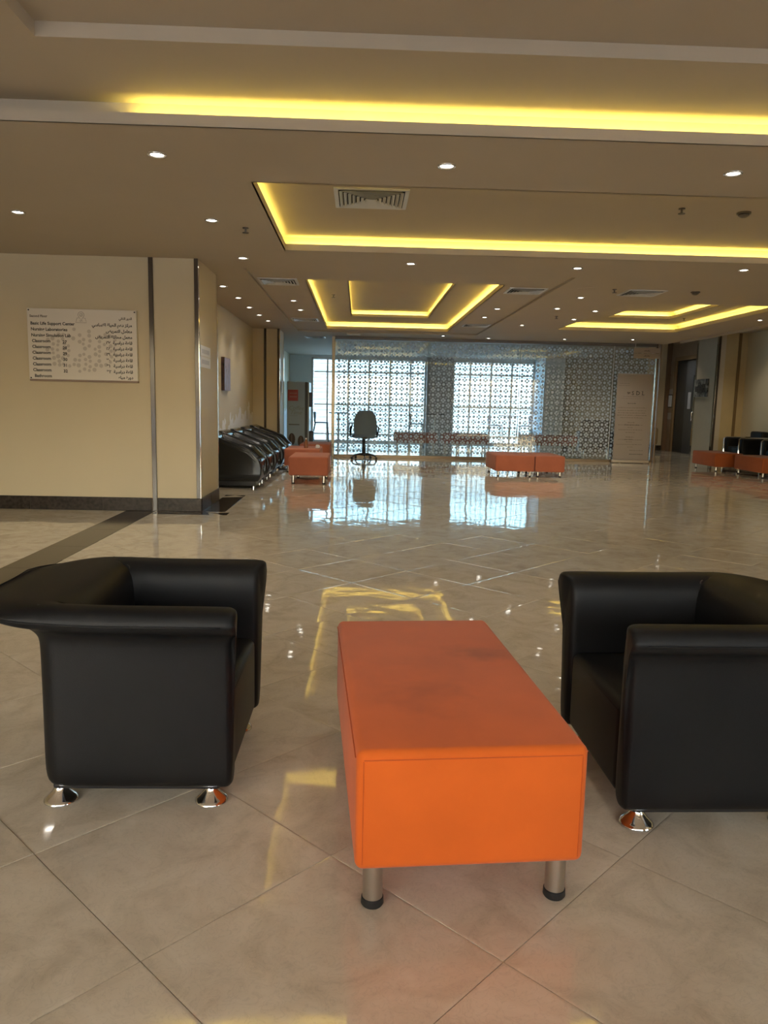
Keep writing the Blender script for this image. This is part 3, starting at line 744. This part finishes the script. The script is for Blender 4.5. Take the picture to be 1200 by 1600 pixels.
tube(ic, [(cx-.026, -.031, cz-.035), (cx-.045, -.031, cz-.035), (cx-.06, -.031, cz-.085), (cx+.06, -.031, cz-.085), (cx+.045, -.031, cz-.035), (cx+.026, -.031, cz-.035)], .0016, 4)
tube(ic, [(cx-.02, -.031, cz-.06), (cx-.006, -.031, cz-.075), (cx+.006, -.031, cz-.062), (cx+.02, -.031, cz-.07)], .0014, 4)
obj('map_pin_icon', ic, gink, sg)

# ------------------------------------------------------------------ roll-up banner
bn = thing('rollup_banner', 'tall taupe roll-up banner lettered SDL standing at the right end of the glass partition', 'banner', (6.62, 18.42, 0), R(-1))
BW, BH = .87, 2.15
obj('base_cassette', Bx(-BW/2-.015, BW/2+.015, -.06, .06, .005, .085, .02, 3), P('champagne_cassette', (.5, .45, .38), .3, .6), bn)
for s in (-1, 1): obj('foot', Bx(s*.3-.02, s*.3+.02, -.14, .14, 0, .012, .003, 1), steel, bn)
obj('print_sheet', Bx(-BW/2, BW/2, -.004, 0, .08, BH-.01), banner_m, bn)
obj('top_rail', Bx(-BW/2, BW/2, -.008, .008, BH-.015, BH+.008, .003, 1), alu, bn)
obj('pole', Tb([(0, .02, .02), (0, .02, BH)], .008), alu, bn)
yb_ = -.0052
tx_ = lambda s, z, size, m, x=0, **k: text(s, size, m, bn, (x, yb_, z), align='CENTER', **k)
for k, ch in enumerate('SDL'):
    x = -.04+k*.125
    text(ch, .13, ink, bn, (x, yb_, 1.645), align='CENTER', bold=.0003)
    if ch != 'S':
        for z in (1.645, 1.733): obj('serif', Bx(x-.045, x-.005, yb_-.0002, yb_, z, z+.006), ink, bn)
b = bmesh.new()
for (dx, dz, r) in ((0, 0, .028), (-.024, .012, .018), (.024, .01, .018), (-.01, -.016, .018), (.034, .0, .01)):
    b.faces.new([b.verts.new((-.14+dx+r*math.cos(k*PI/5), yb_, 1.69+dz+r*.8*math.sin(k*PI/5))) for k in range(10)])
obj('round_emblem', b, gink, bn)
random.seed(11)
def line(z, x0, x1, h, m, dens=.85):
    b = bmesh.new(); x = x0
    while x < x1:
        w_ = random.uniform(.018, .06); w_ = min(w_, x1-x)
        if w_ > .006:
            hh = h*random.uniform(.55, 1); box(b, x, x+w_, yb_-.0002, yb_+.0004, z, z+hh*.6); 
            for q in range(int(w_/.014)):
                xx = x+q*.014+.002; box(b, xx, xx+.004, yb_-.0003, yb_+.0004, z-(.3*h if random.random() < .3 else 0), z+h*random.uniform(.7, 1.15))
        x += w_+random.uniform(.006, .018)
    obj('text_line', b, m, bn)
SY = BH/134.0
zz = lambda ypx: (717-ypx)*SY
def bl(y, a, c, h=.016, m=gink): line(zz(y), -BW/2+a*BW, -BW/2+c*BW, h, m)
bl(598, .08, .34, .012, paleink if False else gink); bl(601, .06, .36, .01); 
bl(617, .2, .78, .011); bl(620, .15, .78, .007)
bl(627.5, .33, .55, .022, ink)
for y, a, c in ((634, .06, .86), (638, .06, .85), (641.6, .07, .84), (645.2, .05, .87), (648.8, .15, .78)): bl(y, a, c)
bl(656, .36, .55, .02); bl(659.7, .1, .8, .015); bl(659.6, .28, .68, .02, ink); bl(663.4, .37, .53); bl(667, .12, .78); bl(671, .32, .6)
bl(678, .33, .56, .02); bl(681.8, .12, .8, .015); bl(681.6, .3, .55, .02, ink); bl(685.2, .35, .52); bl(689, .08, .82); bl(693, .4, .55); bl(698, .46, .84, .018); bl(703.8, .46, .84, .02, ink)

# ------------------------------------------------------------------ benches
def bench_parts(t, w, l, h, z0, m, legx, legy, lr, bev=.028):
    o = obj('upholstered_block', Bx(-w/2, w/2, -l/2, l/2, z0, h, bev, 4), m, t, 50)
    for sx in (-1, 1):
        for sy in (-1, 1):
            lg = obj('leg', Lt([(lr*.95, z0+.004), (lr, z0), (lr, .018)], 20, (sx*(w/2-legx), sy*(l/2-legy), 0)), steel, t, 40)
            obj('rubber_foot', Lt([(lr, .022), (lr*1.06, .018), (lr*1.06, .004), (lr*.9, 0), (0, 0)], 20, (sx*(w/2-legx), sy*(l/2-legy), 0)), rubber, lg, 40)
bt = thing('bench', 'bright orange upholstered bench on steel legs between the two black armchairs', 'bench', (.265, 2.375, 0), R(3.9))
W_, L2, Hb, Z0 = .595, 1.16, .450, .130
b = Bx(-W_/2, W_/2, -L2/2, L2/2, Z0, Hb, .022, 5)
obj('upholstered_block', b, orange, bt, 50)
# sewn seams round the top and down the corners
sm = bmesh.new()
zs_ = Hb-.022; e = .0012
for (a, c) in (((-W_/2-e, -L2/2-e), (W_/2+e, -L2/2-e)), ((W_/2+e, -L2/2-e), (W_/2+e, L2/2+e)), ((W_/2+e, L2/2+e), (-W_/2-e, L2/2+e)), ((-W_/2-e, L2/2+e), (-W_/2-e, -L2/2-e))):
    A, B_ = Vector((*a, zs_)), Vector((*c, zs_)); d = (B_-A)*(.02/(B_-A).length)
    tube(sm, [A+d, B_-d], .0016, 5)
for sx in (-1, 1):
    tube(sm, [(sx*(W_/2-.018), -L2/2-.0005, zs_-.004), (sx*(W_/2-.018), -L2/2-.0005, Z0+.02)], .0010, 5)
obj('seam', sm, P('orange_seam', (.55, .09, .012), .8), bt, 60)
for sx in (-1, 1):
    for sy in (-1, 1):
        lx, ly = sx*(W_/2-.052), sy*(L2/2-.062)
        lg = obj('leg', Lt([(.0, Z0+.004), (.0265, Z0+.004), (.0265, .018)], 28, (lx, ly, 0)), steel, bt, 40)
        obj('rubber_foot', Lt([(.0265, .024), (.029, .022), (.030, .006), (.026, 0), (0, 0)], 28, (lx, ly, 0)), rubber, lg, 40)

def bench2(label, x, y, rz, m, w=.63, l=1.15, h=.40, z0=.10, group='upholstered lobby benches', first=[]):
    t = thing('bench', label, 'bench', (x, y, 0), R(rz), group); bench_parts(t, w, l, h, z0, m, .07, .08, .022); return t
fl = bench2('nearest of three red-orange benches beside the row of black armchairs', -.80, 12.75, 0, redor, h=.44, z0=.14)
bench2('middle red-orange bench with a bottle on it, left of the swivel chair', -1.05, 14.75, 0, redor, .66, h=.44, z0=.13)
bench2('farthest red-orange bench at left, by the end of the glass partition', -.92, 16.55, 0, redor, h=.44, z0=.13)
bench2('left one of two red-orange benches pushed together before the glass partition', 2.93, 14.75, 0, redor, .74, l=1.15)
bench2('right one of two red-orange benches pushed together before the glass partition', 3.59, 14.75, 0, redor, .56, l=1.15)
bench2('rust-orange bench farthest left of the right hand row, before the pale pier', 8.02, 16.85, 0, rust, .62)
bench2('rust-orange bench second from the left in the right hand row', 8.28, 15.38, 0, rust, .62)
bench2('rust-orange bench cut off by the right edge of the photo', 8.42, 14.05, 0, rust, .62)
# bottle and crumpled tissue on the middle left bench
bo = thing('bottle', 'small amber bottle standing on the middle red-orange bench', 'bottle', (-1.0, 14.55, .44))
obj('body', Lt([(0, 0), (.038, .002), (.04, .02), (.04, .11), (.015, .15), (.014, .17)], 16), bottle_m, bo, 50)
obj('cap', Lt([(.017, .165), (.017, .19), (0, .192)], 12), white, bo, 40)
b = bmesh.new(); bmesh.ops.create_icosphere(b, subdivisions=2, radius=.045)
random.seed(5)
for v in b.verts: v.co *= random.uniform(.75, 1.15); v.co.z = max(v.co.z, -.03)+.03
tag(obj('crumpled_tissue', b, paper, None, None, (-.78, 14.5, .44)), 'crumpled white tissue lying on the middle red-orange bench', 'tissue')

# ------------------------------------------------------------------ tub armchairs
def tub_shell(hx, hy, z0, topf, lipf, thf, r=.07, n=7, brim=None):
    """U-shaped upholstered shell opening towards +x. topf/lipf/thf: height, outward lip and thickness as functions of (s 0..1 arm front->back)"""
    path = []
    def add(x, y, nx, ny, s): path.append((Vector((x, y)), Vector((nx, ny)).normalized(), s))
    for k in range(n+1):
        x = hx-(2*hx-r)*k/n; add(x, -hy, 0, -1, k/n*.8)
    for k in range(1, 7):
        a = PI/2*k/6; add(-hx+r-r*math.sin(a), -hy+r-r*math.cos(a), -math.sin(a), -math.cos(a), .8+.2*k/6)
    for k in range(1, 8): add(-hx, -hy+r+(2*hy-2*r)*k/8, -1, 0, 1)
    for k in range(0, 7):
        a = PI/2*k/6; add(-hx+r-r*math.cos(a), hy-r+r*math.sin(a), -math.cos(a), math.sin(a), 1-.2*k/6)
    for k in range(1, n+1):
        x = -hx+r+(2*hx-r)*k/n; add(x, hy, 0, 1, .8-k/n*.8)
    bm = bmesh.new(); rings = []
    N = len(path); off = []
    for (p, nv, s) in path:
        if not brim: off.append(nv*lipf(s)); continue
        bx, by, rx, ry = brim       # plan outline of the flared brim: wide at the back, square-ish corners
        if s < .8: q = Vector((p.x, math.copysign(by, p.y)))
        else:
            a = PI/2*(s-.8)/.2 if s < 1 else PI/2
            q = Vector((-bx+rx-rx*math.sin(a) if s < 1 else -bx, math.copysign(by-ry+ry*math.cos(a), p.y))) if s < 1 else Vector((-bx, p.y*(by-ry)/(hy-r)))
        off.append(q-p)
    def section(p, nv, s, inset, of, fwd=0):
        T = topf(s); Lp = of.length; th = thf(s); i = inset; ou = of.normalized()
        pr = [(0-i, z0+.03+i), (0-i, z0+.12), (0-i, T-.14), (.004-i, T-.105), (.35*Lp-i, T-.083), (.75*Lp-i, T-.072), (Lp-.006-i, T-.062+i), (Lp-i, T-.045), (Lp-.008-i, T-.026-i),
              (.70*Lp-i, T-.010-i), (.3*Lp, T-i), (-.25*th, T-i), (-.62*th, T-.012-i), (-.9*th+i, T-.045), (-th+i, T-.10), (-th+i, T-.2), (-th+i, z0+.12), (-th+i, z0+.03+i), (-th+.02+i, z0+.006+i), (-.02-i, z0+.006+i)]
        lift = .030*max(0, (Lp-.06)/.2) if brim else 0
        return [bm.verts.new((p.x+(fwd if 4 <= q <= 11 else 0)+(ou.x if 3 <= q <= 10 else nv.x)*a, p.y+(ou.y if 3 <= q <= 10 else nv.y)*a, z+(lift if 4 <= q <= 7 else 0))) for q, (a, z) in enumerate(pr)]
    # rounded front ends: extra inset rings
    p0, n0, s0 = path[0]; p1, n1, s1 = path[-1]
    for d, i in ((.022, .022), (.017, .010), (.007, .002)): rings.append(section(p0+Vector((d, 0)), n0, s0, i, off[0], .022 if brim else 0))
    for (p, nv, s), of in zip(path, off): rings.append(section(p, nv, s, 0, of))
    for d, i in ((.007, .002), (.017, .010), (.022, .022)): rings.append(section(p1+Vector((d, 0)), n1, s1, i, off[-1], .022 if brim else 0))
    M_ = len(rings[0])
    for A, B in zip(rings, rings[1:]):
        for k in range(M_): bm.faces.new((A[k], A[(k+1) % M_], B[(k+1) % M_], B[k]))
    bm.faces.new(rings[0]); bm.faces.new(rings[-1])
    return bm, [(p, of.normalized(), s, of.length) for (p, nv, s), of in zip(path, off)]
def sm_(a, b, s): s = max(0, min(1, (s-a)/(b-a))); return s*s*(3-2*s)
def near_chair(label, loc, rz):
    t = thing('armchair', label, 'armchair', loc, rz, 'black leather tub armchairs by the orange bench')
    hx, hy, z0 = .29, .365, .068
    topf = lambda s: .672+.006*sm_(.5, 1, s)
    lipf = lambda s: .058+.185*sm_(.62, 1, s)
    thf = lambda s: .095+.03*sm_(.7, 1, s)
    bm, path = tub_shell(hx, hy, z0, topf, lipf, thf, .07, brim=(hx+.235, hy+.058, .22, .26))
    sh = obj('tub_shell', bm, leather, t, 'all')
    md = sh.modifiers.new('s', 'SUBSURF'); md.levels = 1; md.render_levels = 2
    # stitched piping under the rolled edge
    b = bmesh.new(); pts = [(p.x+nv.x*(L-.001), p.y+nv.y*(L-.001), topf(s)-.047+.030*max(0, (L-.06)/.2)) for p, nv, s, L in path]
    tube(b, pts, .0028, 6)
    obj('piping', b, leather, t, 'all')
    b = bmesh.new()
    for sy in (-1, 1): tube(b, [(-hx+.128, sy*(hy-.10), .40), (-hx+.12, sy*(hy-.097), .58), (-hx+.10, sy*(hy-.07), .655), (-hx+.02, sy*(hy-.0), .676)], .0022, 6)
    obj('corner_seam', b, P('seam_black', (.03, .028, .026), .5) if 'seam_black' not in MATS else MATS['seam_black'], t, 'all')
    b = bmesh.new(); box(b, -hx+.10, hx+.012, -hy+.098, hy-.098, z0+.02, .385, .03, 4)
    obj('seat', b, leather, t, 'all')
    obj('seat_welt', Tb([(hx+.008, -hy+.12, .362), (hx+.008, hy-.12, .362)], .003, 6), leather, t, 'all')
    obj('underframe', Bx(-hx+.03, hx-.02, -hy+.03, hy-.03, z0-.004, z0+.05, .01), blackp, t)
    for sx in (-1, 1):
        for sy in (-1, 1):
            px = hx-.058 if sx > 0 else -hx+.035
            obj('foot', Lt([(0, 0), (.050, 0), (.054, .003), (.054, .007), (.046, .014), (.026, .036), (.018, .055), (.017, z0)], 32, (px, sy*(hy-.085), 0)), chrome, t, 50)
    return t
near_chair('black leather tub armchair left of the orange bench, facing right', (-.695, 2.645, 0), R(0))
near_chair('black leather tub armchair right of the orange bench, facing left', (1.128, 2.515, 0), R(180.6))

def far_chair(label, loc):
    t = thing('armchair', label, 'armchair', loc, 0, 'glossy black armchairs in the left recess')
    hx, hy, z0 = .38, .40, .10
    topf = lambda s: .55+.26*min(1, s/.9)-.10*(1-sm_(0, .16, s))
    lipf = lambda s: .008
    thf = lambda s: .15
    bm, path = tub_shell(hx, hy, z0, topf, lipf, thf, .12, 9)
    for v in bm.verts:   # bulging front edge
        if v.co.x > hx-.02: v.co.x += .05*math.sin(PI*min(1, max(0, (v.co.z-z0)/.36)))
    obj('tub_shell', bm, gloss_leather, t, 'all')
    b = bmesh.new(); box(b, -hx+.13, hx+.05, -hy+.15, hy-.15, .24, .43, .05, 4); obj('seat_cushion', b, gloss_leather, t, 'all')
    b = bmesh.new(); box(b, hx-.1, hx+.035, -hy+.04, hy-.04, z0, .25, .04, 4); obj('front_panel', b, gloss_leather, t, 'all')
    b = bmesh.new(); tube(b, [(p.x+nv.x*.006, p.y+nv.y*.006, topf(s)-.045) for p, nv, s, L in path], .004, 6); obj('piping', b, gloss_leather, t, 'all')
    obj('plinth', Bx(-hx+.03, hx-.02, -hy+.03, hy-.03, .03, z0+.02, .01), blackp, t)
    for sx in (-1, 1):
        for sy in (-1, 1): obj('foot', Lt([(0, 0), (.025, 0), (.025, .035), (0, .035)], 12, (sx*(hx-.06), sy*(hy-.06), 0)), chrome, t, 40)
    return t
fc = far_chair('nearest glossy black armchair in the left recess row', (-1.90, 11.85, 0))
for i, (yy, s) in enumerate(((12.85, 'second'), (13.9, 'third'), (15.0, 'fourth'), (16.15, 'fifth and farthest'))):
    dup(fc, (-1.90+.01*i, yy, 0), 0, '%s glossy black armchair in the left recess row, counted from the near end' % s)

# black sofa / armchairs with chrome frames at right
def chrome_armchair(label, loc, rz):
    t = thing('armchair', label, 'armchair', loc, rz, 'black armchairs with chrome frames')
    obj('seat_cushion', Bx(-.30, .30, -.35, .33, .22, .40, .04, 3), leather, t, 50)
    obj('back_cushion', Bx(-.30, .30, .22, .42, .36, .80, .05, 3), leather, t, 50)
    for s in (-1, 1):
        obj('arm', Bx(s*.40-.085, s*.40+.085, -.36, .42, .20, .62, .03, 3), leather, t, 50)
        obj('chrome_frame', Tb([(s*.40, -.40, .0), (s*.40, -.40, .60), (s*.40, -.36, .63), (s*.40, .38, .63)], .022, 8), chrome, t, 40)
        obj('leg', Tb([(s*.40, .38, 0), (s*.40, .38, .25)], .02, 8), chrome, t, 40)
    return t
ca = chrome_armchair('black armchair with chrome frame left of the pair against the right wall', (10.08, 19.6, 0), R(-90))
dup(ca, (10.08, 17.7, 0), R(-90), 'black armchair with chrome frame at the right edge of the photo')

# ------------------------------------------------------------------ swivel chair before the partition
sw = thing('swivel_chair', 'grey office swivel chair seen from behind in front of the glass partition', 'chair', (.12, 17.95, 0), R(4))
def backrest():
    b = bmesh.new(); nx, nz = 10, 12; rows = []
    for j in range(nz+1):
        v = j/nz; z = .60+v*.56; hw = .245 if v < .45 else .245-.06*max(0, (v-.45)/.55)**2.2
        hw += .02*math.sin(PI*min(1, v*1.1))
        zc = 0
        rows.append([(hw*(2*i/nx-1), .10*(2*i/nx-1)**2*-1-.05*v, z-(.03*(2*i/nx-1)**4 if v > .9 else 0)) for i in range(nx+1)])
    F = [[b.verts.new((x, y-.03, z)) for x, y, z in r] for r in rows]; K = [[b.verts.new((x*.98, y+.05, z)) for x, y, z in r] for r in rows]
    for j in range(nz):
        for i in range(nx):
            b.faces.new((F[j][i], F[j][i+1], F[j+1][i+1], F[j+1][i])); b.faces.new((K[j][i], K[j+1][i], K[j+1][i+1], K[j][i+1]))
    for j in range(nz): b.faces.new((F[j][0], F[j+1][0], K[j+1][0], K[j][0])); b.faces.new((F[j][nx], K[j][nx], K[j+1][nx], F[j+1][nx]))
    for i in range(nx): b.faces.new((F[0][i], K[0][i], K[0][i+1], F[0][i+1])); b.faces.new((F[nz][i], F[nz][i+1], K[nz][i+1], K[nz][i]))
    return b
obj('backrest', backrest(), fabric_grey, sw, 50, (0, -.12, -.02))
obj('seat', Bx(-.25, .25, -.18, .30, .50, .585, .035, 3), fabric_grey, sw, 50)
obj('back_support', Bx(-.05, .05, -.22, .1, .48, .53, .01), blackp, sw)
for s in (-1, 1):
    obj('armrest', Tb([(s*.22, .05, .52), (s*.315, .04, .53), (s*.33, .03, .64), (s*.33, -.06, .76), (s*.285, .06, .785), (s*.30, .14, .70), (s*.31, .14, .56)], .018, 8), blackp, sw, 50)
obj('column', Lt([(.045, .50), (.028, .44), (.028, .30), (.04, .28), (.045, .12), (.05, .10), (0, .1)], 16), blackp, sw, 40)
obj('lever', Tb([(-.02, -.02, .46), (-.20, -.05, .42)], .007, 6), blackp, sw)
for k in range(5):
    a = R(-90+72*k); dx, dy = math.cos(a), math.sin(a)
    lg = obj('base_arm', Tb([(0, 0, .115), (dx*.12, dy*.12, .125), (dx*.24, dy*.24, .105), (dx*.29, dy*.29, .07)], [.028, .024, .02, .014], 8), blackp, sw, 50)
    obj('castor', Lt([(0, -.02), (.028, -.02), (.032, -.012), (.032, .012), (.028, .02), (0, .02)], 14), blackp, lg, 40, (dx*.30, dy*.30, .033), (PI/2, 0, a+PI/2+.4*k))

# ------------------------------------------------------------------ beyond the partition
cm = thing('coffee_machine', 'tall grey coffee vending machine with red label standing beyond the black armchairs', 'vending machine', (-1.63, 20.3, 0))
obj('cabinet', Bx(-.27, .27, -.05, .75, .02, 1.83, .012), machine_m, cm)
obj('front_door', Bx(.27, .31, -.04, .74, .05, 1.82, .01), P('machine_white_edge', (.75, .8, .85), .3), cm)
obj('corner_post', Bx(.20, .272, -.056, .0, .03, 1.82, .004, 1), machine_d, cm)
obj('card_reader', Bx(.31, .40, .0, .2, 1.18, 1.56, .01), P('machine_blue', (.05, .08, .16), .3), cm)
obj('cup_station', Bx(.31, .42, .1, .35, .2, .55, .02), machine_d, cm)
obj('plinth', Bx(-.27, .27, -.04, .73, 0, .03), blackp, cm)
lab = obj('red_label', Bx(-.245, .02, -.055, -.049, 1.33, 1.62), redlab, cm)
b = bmesh.new()
for k in range(7): box(b, -.20+k*.028, -.178+k*.028, -.057, -.054, 1.52, 1.54+.022*((k*3) % 3))
box(b, -.20, -.01, -.057, -.054, 1.515, 1.527)
for k in range(6): box(b, -.20+k*.032, -.176+k*.032, -.057, -.054, 1.42, 1.455)
obj('label_print', b, P('pale_red_print', (.55, .3, .3), .5), cm)
text('Coffee', .15, fadewhite, cm, (-.24, -.0515, .98+.12), shear=.4, bold=.001); text('Time', .15, fadewhite, cm, (-.2, -.0515, .98), shear=.4, bold=.001)
obj('print_rule', Bx(-.2, .02, -.0525, -.050, .94, .948), fadewhite, cm)
obj('print_rule', Bx(-.22, .06, -.0525, -.050, .70, .73), P('dim_print', (.2, .19, .18), .5), cm)
for (x, z, rx, rz_) in ((-.14, .33, .09, .16), (.10, .28, .085, .15)):
    b = bmesh.new(); b.faces.new([b.verts.new((x+rx*math.cos(k*PI/8), -.0513, z+rz_*math.sin(k*PI/8))) for k in range(16)]); o_ = obj('coffee_bean_print', b, brownprint, cm)
    obj('bean_crease', Bx(x-.008, x+.008, -.0535, -.0511, z-rz_*.8, z+rz_*.8), P('crease_%d' % int(z*100), (.3, .2, .15), .5), cm)
def lobby2_bench(label, x, y, w):
    t = thing('bench', label, 'bench', (x, y, 0), 0, 'dull red benches behind the glass partition')
    b = bmesh.new(); box(b, -w/2, w/2, -.28, .28, .30, .57, .05, 4); obj('upholstered_block', b, dred, t, 50)
    for sx in (-1, -.33, .33, 1):
        for sy in (-1, 1): obj('leg', Lt([(.02, .305), (.02, 0), (0, 0)], 12, (sx*(w/2-.1), sy*.2, 0)), steel, t, 40)
lobby2_bench('dull red bench behind the glass at left, before the grey column', 1.50, 20.4, 1.15)
lobby2_bench('dull red bench with rounded end behind the glass, before the second window', 2.83, 20.5, 1.25)
lobby2_bench('dull red bench behind the glass at right, before the pale pillar', 5.05, 20.4, 1.5)
def bar_chair(label, loc, rz):
    t = thing('bar_chair', label, 'bar chair', loc, rz, 'dark bar chairs along the far windows')
    obj('seat', Bx(-.2, .2, -.2, .2, .70, .735, .01), fabric_grey, t)
    obj('backrest', Bx(-.2, .2, .17, .2, .80, 1.03, .01), fabric_grey, t)
    for s in (-1, 1):
        obj('back_post', Tb([(s*.19, .19, .72), (s*.19, .22, 1.03)], .012, 6), blackp, t)
        obj('leg', Tb([(s*.18, .18, .71), (s*.20, .24, .4), (s*.2, .22, 0)], .012, 6), blackp, t)
        obj('leg', Tb([(s*.18, -.18, .71), (s*.20, -.2, .4), (s*.2, -.22, 0)], .012, 6), blackp, t)
    obj('footrest', Tb([(-.2, -.2, .28), (.2, -.2, .28)], .01, 6), blackp, t)
    return t
bc = bar_chair('dark bar chair seen sideways in the gap left of the glass partition', (-1.12, 22.8, 0), R(90))
for x, y, rz, s in ((-.12, 22.9, -90, 'dark bar chair behind the left end of the glass, beside the first high table'), (1.75, 23.5, 90, 'dark bar chair behind the glass against the grey column'),
                    (4.2, 23.6, 90, 'dark bar chair behind the glass at the second window, left of the high table'), (5.1, 23.6, -90, 'dark bar chair behind the glass at the second window, right of the high table')):
    dup(bc, (x, y, 0), R(rz), s)
def high_table(label, x, y):
    t = thing('high_table', label, 'table', (x, y, 0), 0, 'small high tables along the far windows')
    obj('tabletop', Lt([(0, 1.0), (.3, 1.0), (.3, 1.03), (0, 1.03)], 20), blackp, t, 40); obj('pole', Lt([(.03, 1.0), (.03, .02)], 10), steel, t, 40); obj('base', Lt([(0, 0), (.22, 0), (.22, .015), (.03, .03)], 20), steel, t, 40)
high_table('small high table in the gap left end of the glass partition', -.62, 23.0)
high_table('small high table behind the glass at the grey column', 2.35, 23.9)
high_table('small high table behind the glass at the second window', 4.66, 23.7)
ta = thing('armchair', 'black padded armchair behind the glass right of the pale pillar', 'armchair', (6.75, 21.6, 0), R(-8))
obj('backrest', Bx(-.42, .42, .1, .32, .40, .98, .08, 3), leather, ta, 50); obj('seat', Bx(-.40, .40, -.38, .2, .22, .46, .05, 3), leather, ta, 50)
for s in (-1, 1): obj('arm', Bx(s*.46-.07, s*.46+.07, -.38, .3, .1, .66, .05, 3), leather, ta, 50)
for sx in (-1, 1):
    for sy in (-1, 1): obj('leg', Lt([(.02, .24), (.02, 0), (0, 0)], 10, (sx*.36, sy*.25-.03, 0)), chrome, ta, 40)
lt = thing('side_table', 'low black side table behind the glass next to the padded armchair', 'table', (7.75, 21.8, 0))
obj('tabletop', Bx(-.3, .3, -.3, .3, .42, .46, .01), blackp, lt)
for sx in (-1, 1):
    for sy in (-1, 1): obj('leg', Bx(sx*.27-.02, sx*.27+.02, sy*.27-.02, sy*.27+.02, 0, .42), blackp, lt)
tc_ = thing('stool', 'tan upholstered seat just visible right of the roll-up banner', 'stool', (9.22, 24.2, 0))
obj('seat', Bx(-.25, .25, -.25, .25, .2, .75, .08, 3), tan, tc_, 50); obj('base', Bx(-.2, .2, -.2, .2, 0, .2), blackp, tc_)

# ------------------------------------------------------------------ outside
g = struct('ground', Bx(-120, 120, -120, 160, -.4, -.2), ext_ground)
lw = thing('louvred_wall', 'white louvred facade with thin horizontal joints seen through the far windows', 'building', (0, 36, -.2))
obj('wall_core', Bx(-9, 10, .1, 1.5, 0, 3.6), ext_joint, lw)
for k in range(22): obj('slat', Bx(-9, 10, 0, .12, .02+k*.165, .02+k*.165+.145, .008, 1), ext_white, lw)
gb = thing('gabled_building', 'blue-grey gabled roof beyond the louvred wall, at the left window', 'building', (-2.5, 44, -.2))
obj('wall', Bx(-8, 6, 0, 8, 0, 4.0), ext_white, gb)
b = bmesh.new(); vs = [b.verts.new(p) for p in ((-8.5, -.3, 4), (6.5, -.3, 4), (-1, -.3, 5.6), (-8.5, 8.3, 4), (6.5, 8.3, 4), (-1, 8.3, 5.6))]
b.faces.new((vs[0], vs[1], vs[2])); b.faces.new((vs[3], vs[5], vs[4])); b.faces.new((vs[0], vs[2], vs[5], vs[3])); b.faces.new((vs[1], vs[4], vs[5], vs[2])); b.faces.new((vs[0], vs[3], vs[4], vs[1]))
obj('roof', b, ext_roof, gb)
